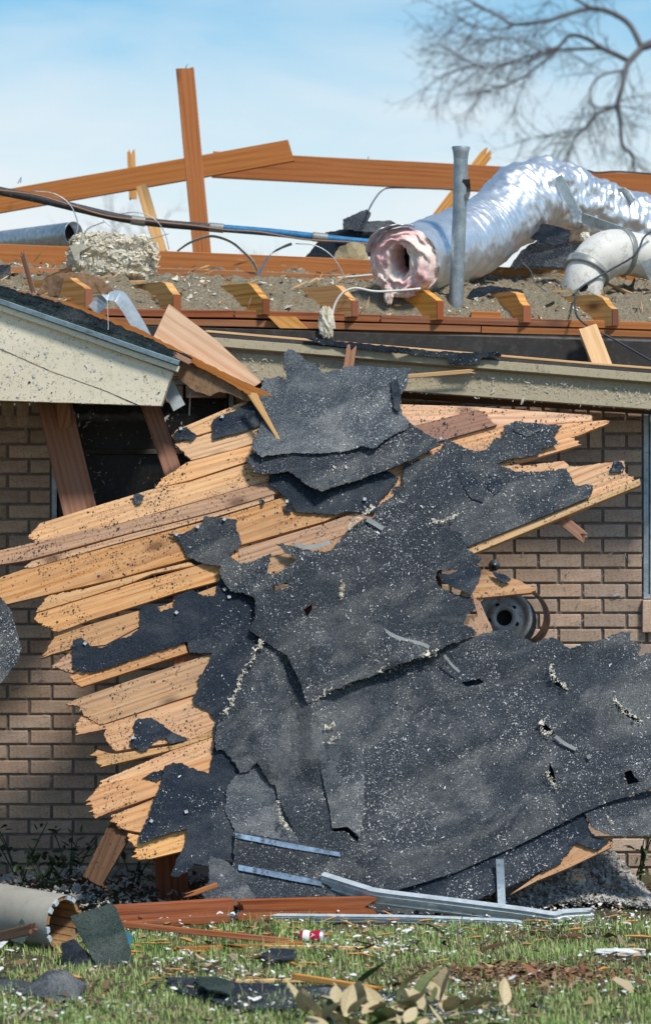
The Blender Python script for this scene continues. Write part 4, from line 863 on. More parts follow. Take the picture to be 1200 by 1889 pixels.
felt([(497, 878), (540, 868), (600, 880), (700, 860), (735, 885), (720, 905), (700, 925), (690, 948), (640, 945), (620, 951), (567, 948), (545, 945), (527, 920), (510, 905), (495, 895)], off=.014)
felt([(525, 935), (534, 930), (539, 945), (526, 946)]); felt([(478, 920), (483, 919), (488, 928), (485, 934)])
felt([(245, 1340), (255, 1326), (280, 1325), (300, 1337), (315, 1350), (330, 1357), (348, 1364), (318, 1373), (305, 1363), (288, 1367), (272, 1385), (262, 1387), (238, 1376), (250, 1352)])
felt([(262, 1437), (282, 1425), (300, 1422), (303, 1435), (290, 1444), (276, 1438)])
felt([(1122, 872), (1130, 853), (1145, 854), (1150, 866), (1136, 873)])
felt([(905, 1055), (930, 1062), (942, 1070), (930, 1078), (916, 1068)], off=.016)
felt([(135, 1185), (150, 1178), (170, 1195), (190, 1196), (215, 1182), (240, 1175), (258, 1160), (260, 1120), (275, 1122), (290, 1118), (297, 1130), (320, 1122), (325, 1100), (345, 1093), (358, 1090), (375, 1102), (398, 1100), (406, 1062), (440, 1050), (500, 1080), (500, 1190), (470, 1225), (450, 1262), (425, 1320), (402, 1336), (385, 1312), (360, 1300), (355, 1287), (368, 1270), (366, 1250), (385, 1226), (392, 1206), (350, 1205), (345, 1185), (260, 1213), (180, 1239), (150, 1242), (135, 1230)], off=.013, lifts=[(140, 1185, .03, .01)])
felt([(820, 815), (837, 822), (863, 835), (883, 838), (897, 833), (910, 815), (928, 813), (927, 790), (947, 783), (970, 785), (1017, 788), (1035, 790), (1017, 810), (1030, 823), (1013, 828), (997, 833), (993, 842), (963, 849), (937, 852), (913, 861), (953, 875), (997, 874), (1043, 868), (1060, 900), (1080, 897), (1092, 900), (1087, 921, 0), (1000, 957, 0), (930, 985, 0), (858, 1014, 0), (780, 1010), (748, 930), (743, 890), (745, 862), (790, 847), (815, 832)], off=.030, mat='shingle', name='shingle_patch', und=.006)
felt([(947, 783), (970, 785), (1000, 787), (995, 800), (970, 812), (945, 800)], off=.036, mat='shingle', name='shingle_patch')
felt([(840, 865), (870, 880), (893, 905), (890, 932), (868, 925), (850, 900)], off=.037, name='bare_patch'); felt([(902, 880), (920, 885), (925, 905), (910, 918), (898, 905)], off=.037, name='bare_patch')
# separate torn sheets
SH = {}
def roofing(label, pts, off, mat='shingle', cat='roofing sheet', **k):
    o = felt(pts, off, mat, 'roofing_sheet', None, k.pop('jag', .006), k.pop('thick', .004), k.pop('und', .009), k.pop('reg', 'shingle'), **k)
    for w in ('upper blue', 'lower blue'):
        if w in label: SH[w] = o
    return tag(o, label, cat)
roofing('torn lower left roofing sheet beside the broken board ends', [(396, 1336), (393, 1393), (387, 1428), (360, 1420), (340, 1413), (320, 1408), (303, 1417), (300, 1440), (287, 1473), (277, 1503), (258, 1540), (258, 1557), (345, 1530), (343, 1557), (327, 1587), (315, 1620), (330, 1623), (350, 1607), (357, 1596), (387, 1600), (393, 1588), (430, 1590), (560, 1600), (575, 1560), (520, 1400), (420, 1330)], .017, 'felt', lifts=[(330, 1610, .08, .02), (430, 1400, .05, .012)])
roofing('dusty shingle panel left of the long torn edge near the bottom', [(420, 1452), (436, 1432), (470, 1412), (520, 1440), (560, 1560), (530, 1556), (437, 1540), (415, 1500)], .021, 'shingle_dusty', und=.006)
felt([(600, 1240), (760, 1230), (870, 1215), (1000, 1215), (1140, 1205), (1290, 1225), (1290, 1395), (1180, 1440), (1050, 1490), (870, 1570), (700, 1600), (600, 1560)], -.002, name='dark_hole_backing', reg=None)  # added felt sheet behind the huge sheet, keeps its holes dark
roofing('huge speckled roofing sheet draped over the lower right of the roof section', [(402, 1338), (420, 1310), (445, 1262), (468, 1222), (482, 1190), (540, 1140), (700, 1180), (820, 1195), (880, 1177), (920, 1168), (945, 1172), (985, 1190), (1000, 1182), (1020, 1180), (1050, 1200), (1075, 1190), (1110, 1182), (1140, 1170), (1163, 1168), (1160, 1186), (1178, 1190), (1175, 1216), (1200, 1205), (1300, 1190, 0), (1300, 1420, .002), (1200, 1462, .002), (1130, 1481, .002), (1080, 1500, .002), (960, 1560, .002), (840, 1612, .002), (735, 1645, .002), (630, 1640), (590, 1600), (563, 1568), (545, 1540), (528, 1510), (513, 1480), (510, 1460), (492, 1440), (480, 1422), (474, 1412), (455, 1428), (443, 1430), (425, 1400), (413, 1388), (400, 1390), (395, 1370)], .027,
        creases=[((536, 1235), (548, 1440), .06, -.03), ((590, 1200), (570, 1400), .06, .03), ((455, 1300), (500, 1420), .05, .02), ((760, 1330), (1100, 1215), .05, -.014), ((700, 1600), (980, 1480), .05, .014), ((600, 1290), (830, 1225), .04, -.014), ((660, 1450), (1100, 1290), .06, .010), ((880, 1560), (1200, 1400), .10, .012), ((640, 1400), (610, 1540), .05, .010)],
        lifts=[(1190, 1470, .15, .02), (1015, 1430, .035, .014), (1140, 1310, .05, .016), (1025, 1250, .04, .014), (530, 1510, .05, .012), (930, 1180, .08, .02), (1000, 1350, .035, .010), (1160, 1432, .04, .02), (640, 1530, .05, .014)], und=.017,
        holes=[[(1011, 1410), (1018, 1425), (1024, 1446), (1016, 1450), (1010, 1432)], [(1148, 1432), (1160, 1429), (1166, 1440), (1178, 1450), (1156, 1453), (1151, 1445)], [(1013, 1236), (1022, 1256), (1046, 1272), (1044, 1279), (1018, 1263)], [(1127, 1300), (1152, 1314), (1178, 1331), (1175, 1337), (1146, 1322)], [(612, 1532), (640, 1531), (662, 1550), (657, 1554), (636, 1538), (614, 1538)], [(850, 1262), (885, 1255), (892, 1262), (860, 1270)], [(995, 1342), (1004, 1340), (1022, 1356), (1012, 1362), (996, 1354)], [(600, 1380), (604, 1374), (624, 1356), (630, 1360), (612, 1380)]])
roofing('grey dusty shingle panel overlapping the left of the huge sheet', [(596, 1372), (625, 1352), (668, 1362), (672, 1440), (670, 1500), (664, 1550), (640, 1531), (612, 1534), (606, 1490), (592, 1430)], .044, 'shingle_dusty', jag=.002, und=.010)
roofing('central dark roofing sheet with torn flap edge under the exposed boards', [(405, 1047), (423, 1031), (447, 1046), (463, 1043), (500, 1027), (493, 1065), (515, 1062), (550, 1040), (535, 1030), (508, 1010), (520, 1008), (550, 1018), (580, 1025), (610, 1022), (640, 985), (668, 965), (690, 962), (692, 945), (720, 925), (727, 905), (745, 905), (752, 927), (780, 960), (850, 990), (862, 1018), (887, 1037), (880, 1046), (860, 1057), (807, 1059), (800, 1072), (812, 1092), (845, 1104), (868, 1108), (875, 1128), (860, 1142), (853, 1158), (870, 1163), (877, 1176), (830, 1195), (800, 1212), (780, 1219), (713, 1243), (647, 1268), (600, 1290), (567, 1304), (556, 1270), (530, 1215), (485, 1188), (460, 1168), (472, 1142), (470, 1112), (450, 1100), (425, 1096), (408, 1070)], .040,
        lifts=[(640, 1275, .09, .034), (740, 1232, .09, .03), (820, 1200, .06, .016), (470, 1125, .05, .014), (800, 1060, .05, .012), (885, 1040, .05, .012)], creases=[((500, 1160), (560, 1040), .07, .012), ((720, 1000), (690, 1180), .07, .014), ((780, 1060), (760, 1150), .05, -.01)], holes=[[(630, 1078), (636, 1079), (632, 1112), (626, 1113)], [(500, 1088), (530, 1082), (534, 1090), (505, 1096)], [(560, 1130), (575, 1120), (580, 1126), (566, 1142)]])
felt([(806, 1064), (826, 1068), (850, 1060), (880, 1050), (886, 1060), (880, 1085), (868, 1106), (840, 1096), (815, 1082)], .055, 'felt', lifts=[(850, 1085, .05, .02)])
roofing('pale dusty shingle strip under the top torn flap', [(455, 853), (467, 843), (500, 838), (560, 825), (660, 795), (752, 788), (800, 818), (812, 830), (735, 868), (660, 893), (620, 906), (593, 918), (575, 909), (560, 898), (545, 886), (533, 878), (500, 882), (470, 882), (463, 870)], .052, 'shingle', lifts=[(593, 918, .06, .02), (735, 868, .08, .012)])
roofing('grey speckled roofing flap rising over the beige fascia board', [(525, 667), (533, 660), (553, 667), (567, 680), (587, 690), (597, 703), (613, 695), (628, 695), (633, 687), (667, 687), (700, 692), (755, 690), (750, 720), (737, 745), (740, 770), (752, 785), (750, 802), (735, 807), (716, 818), (700, 832), (688, 841), (670, 834), (640, 842), (590, 848), (540, 846), (510, 850), (483, 857), (467, 842), (465, 832), (478, 807), (480, 787), (490, 788), (492, 770), (480, 752), (480, 737), (487, 707), (500, 710), (513, 705), (530, 712), (523, 690)], .064, 'shingle_dusty', lifts=[(530, 670, .08, .03), (480, 850, .06, .014), (690, 838, .06, .016)], creases=[((560, 740), (700, 700), .07, .016)])
felt([(719, 718), (732, 712), (738, 740), (736, 772), (728, 770), (722, 745)], .078, 'felt', 'bare_patch', parent=None, reg=None)
tag(bpy.data.objects[-1] if False else [o for o in bpy.data.objects if o.name.startswith('bare_patch') and o.parent is None][0], 'black bare strip on the right of the top roofing flap', 'roofing sheet')
roofing('lower right dark roofing piece below the huge sheet edge', [(735, 1640), (840, 1605), (960, 1552), (1075, 1490), (1085, 1530), (1095, 1545), (1122, 1553), (1098, 1570), (1060, 1556), (1047, 1572), (1030, 1595), (990, 1612), (930, 1640), (880, 1662), (800, 1668), (735, 1660)], .014, 'felt')
roofing('speckled flap at the right edge with curled corner over the brick', [(1072, 1500), (1130, 1478), (1200, 1460), (1300, 1420), (1300, 1530), (1200, 1543), (1130, 1545), (1110, 1541), (1095, 1536), (1082, 1515)], .020, 'shingle', lifts=[(1100, 1540, .04, .025)])
roofing('dark strip sheet with the upper blue chalk line near the ground', [(432, 1537), (520, 1552), (630, 1574), (660, 1600), (735, 1648), (660, 1655), (600, 1640), (430, 1600)], .033, 'shingle', und=.004)
roofing('dark strip sheet with the lower blue chalk line near the ground', [(430, 1596), (520, 1612), (600, 1631), (735, 1650), (800, 1662), (800, 1690), (600, 1690), (440, 1690), (425, 1640)], .037, 'shingle', und=.004)
felt([(434, 1541, .001), (520, 1557, .001), (626, 1577, .001), (628, 1585, .001), (520, 1567, .001), (434, 1550, .001)], .041, 'blue_chalk', 'chalk_strip', SH['upper blue'], jag=.003, reg=None)
felt([(440, 1600, .001), (520, 1615, .001), (592, 1630, .001), (594, 1640, .001), (520, 1626, .001), (440, 1610, .001)], .045, 'blue_chalk', 'chalk_strip', SH['lower blue'], jag=.003, reg=None)
roofing('square grey shingle leaning on the red board at the foot of the pile', [(388, 1585), (407, 1590), (430, 1605), (442, 1617), (460, 1643), (475, 1670), (467, 1674), (417, 1680), (407, 1702), (383, 1700), (387, 1680), (370, 1647), (385, 1637)], .060, 'shingle_dusty')
roofing('dark felt hanging in at the far left edge', [(-90, 1070), (0, 1106), (20, 1130), (32, 1165), (43, 1205), (30, 1235), (8, 1265), (0, 1275), (-90, 1300)], .06, 'shingle')
# narrow light strips of torn tape on the sheets
tp = [([(684, 1160), (700, 1166), (720, 1178), (745, 1188), (775, 1195), (790, 1202)], 10, 'curled grey tape strip on the central roofing sheet'), ([(676, 966), (690, 974), (706, 984)], 13, 'short grey tape tab beside the exposed board'), ([(545, 1011), (565, 1018), (590, 1014), (608, 1008)], 11, 'crumpled pale tape along the torn edge above the central sheet'), ([(818, 1216), (832, 1234), (846, 1247)], 7, 'small pale tape tail below the torn flap edge'), ([(1022, 1364), (1040, 1378), (1060, 1388)], 9, 'pale torn tape piece on the right of the huge sheet'), ([(1082, 1398), (1085, 1405)], 10, 'tiny square tape bit on the right of the huge sheet')]
for pts, w, lb in tp:
    tag(ribbon('tape_strip', [RP.pt(*RP.hit(a, b), .054 if b < 1260 else .046) for a, b in pts], M2(w*.7, -.9), .0012, m_['grey_tape'], wdir=(.3, .3, 1)), lb, 'tape')
# roofing nails with square caps
ncap = [(332, 405), (326, 989), (414, 961), (423, 1104), (326, 1133), (158, 1190), (246, 1363), (344, 1500), (280, 1517), (672, 924), (529, 928), (812, 812), (918, 818), (334, 794), (972, 925), (905, 938), (572, 1055), (410, 772), (415, 1090), (365, 975)]
for x, y in ncap[1:]:
    u, v = RP.hit(x, y); a = random.uniform(0, 1.5); s_ = .0095; V = []
    for h in (.066, .070):
        for q in range(4): t = a+q*math.pi/2; V.append(RP.pt(u+s_*math.cos(t), v+s_*math.sin(t), h-.045 if y > 0 else h))
    mk('nail_cap', V, [[3, 2, 1, 0], [4, 5, 6, 7]]+[[q, (q+1) % 4, (q+1) % 4+4, q+4] for q in range(4)], m_['grey_tar'], deck)
# black felt flap lying on the fascia
fl = vplane(-.44)
tag(sheet('felt_flap', [(562, 622), (600, 626), (660, 632), (735, 640), (800, 647), (860, 650), (918, 648), (925, 656), (890, 658), (880, 672), (830, 673), (826, 660), (740, 652), (660, 643), (590, 634)], fl, 0, .02, m_['felt'], None, jag=.004, und=.015, uscale=5, lifts=[(740, 645, .04, .03)], reg='felt'), 'black torn felt flap lying along the top of the beige fascia', 'felt')
bt('splinter', 'broken orange wood spike standing above the top roofing flap', W(648, 640, -.48), W(640, 690, -.5), .02, M2(18), 'old_wood', up=(1, 0, 0), jag0=.03, jag1=.01)
bt('splinter', 'pale sliver of wood lying along the beige fascia', W(700, 698, -.46), W(870, 684, -.44), .008, M2(8), 'fresh_wood', jag0=.02, jag1=.02)
bt('splinter', 'short orange splinter just right of the broken wood spike', W(680, 686, -.47), W(725, 690, -.46), .01, M2(7), 'fresh_wood', jag0=.015, jag1=.02)
# ------------------------------------------------------------------ wheel rim against the wall
wa = Vector((-.18, -1, .16)).normalized(); wc = W(930, 1140, -.42)
wh = thing('steel_wheel', 'rusty bare steel wheel rim behind the torn boards on the brick', 'wheel', wc-Vector((0, 0, .12)))
lathe('rim', [(.034, .012), (.036, .022), (.055, .026), (.072, .014), (.088, -.006), (.096, .008), (.107, .024), (.119, .026), (.124, .016), (.119, .004), (.110, -.02), (.106, -.07), (.114, -.10), (.128, -.115)], wc, wa, m_['wheel_steel'], wh, 48)
lathe('outer_band', [(.118, -.03), (.130, -.045), (.136, -.06), (.136, -.14), (.128, -.15), (.124, -.145), (.126, -.06), (.118, -.035)], wc+Vector((.050, 0, .012)), wa, m_['rusty_steel'], wh, 48)
lathe('hub_hole', [(.0, .004), (.035, .006), (.037, .020)], wc, wa, m_['black_void'], wh, 24)
u_ = Vector((0, 0, 1)); u_ = (u_-wa*u_.dot(wa)).normalized(); w_ = wa.cross(u_)
for k in range(5):
    t = k*2*math.pi/5+.5; lathe('bolt_hole', [(.0, .003), (.009, .003), (.0095, -.004)], wc+(u_*math.cos(t)+w_*math.sin(t))*.062+wa*.0205, wa, m_['black_void'], wh, 14)
kn = thing('tap_knob', 'small black round knob on the brick above the wheel rim', 'knob', W(911, 1043, -.06))
lathe('knob_disc', [(0, .03), (.008, .03), (.010, .02), (.020, .018), (.026, .01), (.026, -.02), (.012, -.03), (.012, -.07)], W(911, 1042, -.07), (0, -1, .1), m_['black_rubber'], kn, 14)
lathe('knob_screw', [(0, .036), (.006, .035), (.006, .028)], W(911, 1042, -.07), (0, -1, .1), m_['dull_zinc'], kn, 10)
# ------------------------------------------------------------------ things on the ground
def gb(name, label, a, b, w, h, mat, za=None, zb=None, cat='timber', **k):
    za = h/2 if za is None else za; zb = h/2 if zb is None else zb
    return tag(beam(name, G(*a, za), G(*b, zb), w, h, m_[mat], None, **k), label, cat)
gb('board', 'reddish flat board lying at the foot of the pile left', (205, 1690), (425, 1676), .05, .085, 'red_wood', .05, .05, jag1=.01)
gb('board', 'short red board lying over the reddish flat board', (225, 1706), (420, 1694), .04, .03, 'red_wood', .03, .04)
gb('board', 'broad red broken board with pointed end under the metal channel', (440, 1678), (685, 1672), .03, .085, 'red_wood', .055, .05, jag1=.05, jag0=.02)
gb('lath', 'long dark red lath slanting over the grass at left', (205, 1702), (535, 1736), .02, .022, 'red_wood', .13, .02, jag1=.01)
gb('lath', 'thin orange lath lying in the grass below the long lath', (325, 1752), (560, 1742), .02, .022, 'rust_wood', .012, .02, jag0=.02, jag1=.01)
gb('lath', 'pale split lath in the grass near the red can', (430, 1745), (700, 1750), .012, .016, 'fresh_wood', .018, .012, jag0=.02, jag1=.02)
gb('splinter', 'small orange splinter standing on the pale lath', (502, 1752), (522, 1716), .008, .010, 'fresh_wood', .01, .02, jag1=.008)
gb('splinter', 'broken orange chip in the grass below the black scrap', (530, 1774), (562, 1786), .012, .014, 'orange_wood', .02, .012, jag0=.01, jag1=.01)
gb('splinter', 'long orange splinter in front of the leaf pile', (540, 1800), (700, 1826), .02, .020, 'orange_wood', .035, .02, jag0=.02, jag1=.03)
gb('splinter', 'pale flat splinter lying above the dark ground shingle', (415, 1810), (560, 1808), .02, .014, 'fresh_wood', .012, .012, jag0=.02, jag1=.02)
gb('board', 'orange broken board end in the litter at right', (1085, 1662), (1185, 1656), .04, .02, 'orange_wood', .02, .03, jag0=.02)
tag(beam('post', W(322, 1690, -.95), W(312, 1560, -.93), .05, M2(58, -.9), m_['red_wood'], None, up=(1, 0, 0)), 'dark rust coloured short post under the left of the roof section', 'timber')
gb('board', 'splintered brown batten ends under the roofing corner', (350, 1650), (400, 1632), .03, .02, 'rust_wood', .10, .14, jag0=.03)
gb('block', 'rough brown block under the right end of the roof section', (1090, 1612), (1140, 1612), .05, .11, 'old_wood', .06, .06, jag0=.005)
# metal channels
def channel(name, label, pts, w, d, mat, k=3):
    """ribbed metal channel: a folded profile swept along a bent line"""
    path = crom(pts, k); prof = [(-.5, -1), (-.5, 0), (-.32, .25), (-.28, 0), (-.06, 0), (-.02, .25), (.22, .25), (.26, 0), (.46, 0), (.5, .2), (.5, -1)]
    V = []; fs = []; n = len(prof)
    for i, p in enumerate(path):
        t = (path[min(i+1, len(path)-1)]-path[max(i-1, 0)]).normalized(); a = Vector((0, -.45, 1)); a = (a-t*a.dot(t)).normalized(); b = t.cross(a)
        if b.y > 0: b = -b
        for x, y in prof: V.append(p+a*x*w+b*y*d)
    for i in range(len(path)-1):
        for q in range(n-1): j = i*n+q; fs.append([j, j+1, j+n+1, j+n])
    o = mk(name, V, fs, m_[mat]); md = o.modifiers.new('s', 'SOLIDIFY'); md.thickness = .002; return tag(o, label, 'metal strip')
channel('metal_channel', 'bent ribbed aluminium channel lying against the foot of the pile', [W(a, b, c) for a, b, c in ((592, 1625, -1.42), (640, 1640, -1.47), (672, 1650, -1.5), (700, 1657, -1.53), (820, 1672, -1.58), (960, 1690, -1.62), (1020, 1699, -1.64), (1040, 1695, -1.62), (1092, 1692, -1.56))], .062, .022, 'aluminium', 5)
channel('metal_channel', 'straight pale aluminium strip lying flat on the grass edge', [W(a, b, c) for a, b, c in ((405, 1693, -1.62), (600, 1695, -1.66), (760, 1697, -1.7), (930, 1704, -1.72), (960, 1708, -1.72))], .030, .012, 'aluminium', 5)
tag(ribbon('metal_strip', [W(a, b, c) for a, b, c in ((921, 1584, -1.40), (923, 1630, -1.42), (925, 1677, -1.46))], .032, .003, m_['window_metal'], wdir=(1, 0, 0)), 'upright grey strip stuck in front of the lower right roofing', 'metal strip')
tag(ribbon('metal_strip', [W(a, b, c) for a, b, c in ((1005, 1712, -1.78), (1050, 1708, -1.76), (1085, 1704, -1.72))], .035, .003, m_['weathered_aluminium'], wdir=(0, -.6, .5)), 'small dull metal scrap below the bent end of the channel', 'metal strip')
# hollow stave column at lower left
ca = Vector((.80, -.58, -.06)).normalized(); cc = G(118, 1752)+Vector((0, 0, .103))
colm = thing('round_column', 'fallen hollow round porch column with broken stave end at left', 'column', cc-Vector((.3, 0, .1)))
lathe('column_shell', [(.103, -1.4), (.103, -.2), (.103, -.005), (.101, .0)], cc, ca, m_['board_tube'], colm, 56)
u_ = Vector((0, 0, 1)); u_ = (u_-ca*u_.dot(ca)).normalized(); w_ = ca.cross(u_)
ns = 16
for k in range(ns):
    t0_, t1_ = 2*math.pi*k/ns+.02, 2*math.pi*(k+1)/ns-.02; x = .012*random.uniform(-1, .8); V = []
    for xx in (-.5, x):
        for r_ in (.084, .1005):
            for t in (t0_, (t0_+t1_)/2, t1_): V.append(cc+ca*xx+(u_*math.cos(t)+w_*math.sin(t))*r_)
    f = [[0, 1, 4, 3], [1, 2, 5, 4], [6, 9, 10, 7], [7, 10, 11, 8], [0, 6, 7, 1], [1, 7, 8, 2], [3, 4, 10, 9], [4, 5, 11, 10], [0, 3, 9, 6], [2, 8, 11, 5]]
    mk('stave', V, f, m_['tube_core'], colm)
    if k in (1, 2, 4, 5, 14, 15):
        V = []
        for xx in (x-.01, x+.012):
            for r_ in (.086, .103):
                for t in (t0_+.06, t1_-.06): V.append(cc+ca*xx+(u_*math.cos(t)+w_*math.sin(t))*r_)
        mk('glue_block', V, [[0, 1, 3, 2], [4, 6, 7, 5], [0, 4, 5, 1], [2, 3, 7, 6], [0, 2, 6, 4], [1, 5, 7, 3]], m_['pale_block'], colm)
gb('board', 'brown splintered stick leaning over the fallen column at far left', (-30, 1735), (62, 1712), .02, .035, 'old_wood', .10, .22, jag1=.02)
tag(sheet('shingle_scrap', [(130, 1690), (188, 1672), (205, 1665), (215, 1675), (232, 1720), (247, 1775), (215, 1783), (178, 1785), (160, 1745)], Plane(G(190, 1784, .0), (.15, -1, .55)), 0, .008, m_['green_shingle'], None, und=.008), 'dark green shingle leaning against the column mouth', 'shingle')
tag(sheet('shingle_scrap', [(110, 1735), (132, 1728), (160, 1755), (180, 1785), (140, 1782), (112, 1770)], Plane(G(140, 1785, .0), (-.2, -1, .4)), -.03, .008, m_['felt'], None, und=.012), 'black curled felt scrap under the dark green shingle', 'shingle')
tag(sheet('plastic_scrap', [(218, 1714), (235, 1712), (248, 1724), (238, 1745), (226, 1740)], Plane(G(235, 1762, .0), (.1, -1, .35)), -.05, .006, m_['teal_plastic'], None, und=.002), 'teal plastic scrap behind the dark green shingle', 'scrap')
tag(sheet('shingle_scrap', [(20, 1735), (40, 1695), (58, 1722), (40, 1742)], Plane(G(30, 1760, .0), (.1, -1, .35)), .01, .006, m_['green_shingle'], None, und=.004), 'small green shingle corner on the side of the column', 'shingle')
gp = lambda z: Plane((0, 0, z), (0, 0, 1), Vector((0, 1, 0)))
def gsheet(label, pts, z, mat, cat='shingle', lifts=(), **k):
    return tag(sheet('shingle_scrap', pts, gp(z), 0, .006, m_[mat], None, jag=.006, und=k.pop('und', .012), uscale=7, lifts=lifts, reg='groundscrap', **k), label, cat)
gsheet('grey dusty shingle humped up on the grass at lower left', [(-20, 1812), (40, 1805), (55, 1818), (130, 1815), (165, 1825), (140, 1846), (100, 1848), (50, 1838), (-20, 1825)], .012, 'shingle_dusty', lifts=[(105, 1830, .09, .085), (10, 1818, .08, .02)])
gsheet('dark flat shingle with green edge lying on the grass', [(305, 1810), (340, 1800), (400, 1812), (500, 1818), (620, 1812), (640, 1850), (560, 1862), (440, 1858), (380, 1840), (320, 1826)], .020, 'felt', lifts=[(330, 1812, .06, .03), (420, 1822, .05, .025)])
gsheet('small dark green shingle lying over the flat dark one', [(362, 1800), (400, 1800), (432, 1816), (424, 1830), (385, 1826), (368, 1818)], .048, 'green_shingle')
gsheet('black scrap in the grass under the small splinter', [(478, 1760), (500, 1750), (545, 1752), (545, 1768), (500, 1772)], .035, 'felt')
gsheet('dark scrap in the grass near the bottom right of the leaf pile', [(770, 1835), (800, 1832), (810, 1845), (775, 1852)], .03, 'felt')
gsheet('blackish scrap behind the leaf pile', [(690, 1825), (760, 1828), (800, 1838), (780, 1850), (700, 1845)], .02, 'green_shingle')
# red can, foam piece
cn_ = thing('drink_can', 'crushed red and silver drink can in the grass', 'can', G(585, 1738))
cax = Vector((1, -.25, .05)); cb0 = G(575, 1738)+Vector((0, 0, .018))
lathe('can_body', [(.0, -.045), (.024, -.045), (.029, -.038), (.030, -.02), (.024, 0), (.029, .02), (.030, .04)], cb0, cax, m_['red_can'], cn_, 24)
lathe('can_end', [(.0305, .038), (.027, .052), (.024, .052), (.022, .048), (0, .048)], cb0, cax, m_['can_metal'], cn_, 24)
lathe('white_stripe', [(.0302, -.03), (.0305, -.02), (.0255, -.004)], cb0, cax, m_['foam_white'], cn_, 24)
lump('x', G(1145, 1763)+Vector((0, 0, .012)), (.095, .03, .014), m_['foam_white'], sub=16, amp=.12, boxy=5).name = 'foam_strip'
tag(bpy.data.objects['foam_strip'], 'flat white foam strip lying on the grass at right', 'foam')
# ------------------------------------------------------------------ leaves and plants
def leaf_mesh(name, L, w, mat, fold=.25, bend=.3):
    V = []; fs = []; n = 6
    for i in range(n+1):
        t = i/n; hw = w*math.sin(math.pi*min(1, t*.93+.04))**.8*(1-.25*t); z = -bend*L*t*t
        V += [(L*t, -hw, z+fold*hw), (L*t, 0, z), (L*t, hw, z+fold*hw)]
    for i in range(n):
        for q in range(2): a = i*3+q; fs.append([a, a+3, a+4, a+1])
    me = bpy.data.meshes.new(name); me.from_pydata(V, [], fs); me.materials.append(m_[mat]); return me
LM = {k: [leaf_mesh('leaf', 1, random.uniform(.2, .3), k, random.uniform(.1, .5), random.uniform(-.3, .5)) for _ in range(3)] for k in ('leaf_green', 'leaf_dark', 'leaf_tan', 'leaf_olive')}
def leaf(parent, p, size, mats, el=(-.2, .9), azr=(0, 6.28)):
    o = bpy.data.objects.new('leaf', random.choice(LM[random.choice(mats)])); COL.objects.link(o); place(o, p, parent)
    o.scale = (size,)*3; o.rotation_euler = (random.uniform(-.7, .7), -random.uniform(*el), random.uniform(*azr))
def plant(label, px, py, hgt, spread, nl, size, mats, z0=0, cat='plant'):
    b = G(px, py); t = thing('plant', label, cat, b, )
    for k in range(4):
        e = b+Vector((random.uniform(-1, 1)*spread, random.uniform(-1, 1)*spread*.5, hgt*random.uniform(.7, 1)))
        tube('stem', [b+Vector((random.uniform(-.02, .02), 0, 0)), b.lerp(e, .5)+Vector((0, 0, .03)), e], [.004, .002], m_['leaf_dark'], t, n=5, k=3)
        for q in range(nl//4):
            s_ = random.uniform(.2, 1.05); p = b.lerp(e, s_)+Vector((random.gauss(0, .03), random.gauss(0, .03), random.gauss(0, .02)))
            leaf(t, p, size*random.uniform(.6, 1.2), mats)
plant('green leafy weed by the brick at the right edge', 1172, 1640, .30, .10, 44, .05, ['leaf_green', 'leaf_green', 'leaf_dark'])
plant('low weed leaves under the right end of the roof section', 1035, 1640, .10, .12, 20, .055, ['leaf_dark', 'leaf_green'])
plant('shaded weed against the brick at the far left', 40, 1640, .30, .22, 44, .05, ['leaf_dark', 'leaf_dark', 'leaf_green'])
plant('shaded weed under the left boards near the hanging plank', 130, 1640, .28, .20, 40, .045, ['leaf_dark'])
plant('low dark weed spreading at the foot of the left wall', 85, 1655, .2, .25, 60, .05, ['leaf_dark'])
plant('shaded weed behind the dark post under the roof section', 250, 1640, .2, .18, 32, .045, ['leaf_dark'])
br = thing('leaf_branch', 'fallen branch with dry tan and olive leaves at the bottom', 'branch', G(740, 1875))
tube('stem', [G(600, 1880, .04), G(680, 1865, .05), G(760, 1872, .05), G(860, 1868, .04), G(925, 1862, .03)], [.006, .004, .003], m_['bark'], br, n=6)
for k in range(86):
    x = random.choice([random.gauss(640, 45), random.gauss(700, 50), random.gauss(840, 45)]); x = min(930, max(565, x)); p = G(x, random.uniform(1845, 1900), random.uniform(.03, .10 if x < 770 else .06))
    leaf(br, p, random.uniform(.07, .12), ['leaf_tan', 'leaf_tan', 'leaf_tan', 'leaf_olive', 'leaf_green'], (-.3, .75))
for px, py, z, a, m in ((800, 1850, .02, 1.2, 'leaf_tan'), (735, 1850, .08, 1.3, 'leaf_olive'), (655, 1818, .05, .6, 'leaf_green'), (770, 1848, .06, 1.4, 'leaf_olive'), (810, 1850, .05, 1.2, 'leaf_tan')):
    leaf(br, G(px, py, z), .13, [m], (a-.1, a+.1), (-.6, .6))
tag(lump('x', G(622, 1868)+Vector((0, 0, .03)), (.06, .05, .05), m_['shingle_dusty'], sub=16, amp=.3, boxy=2.5, seed=4), 'crumpled grey shingle lump among the dry leaves', 'shingle').name = 'shingle_scrap'
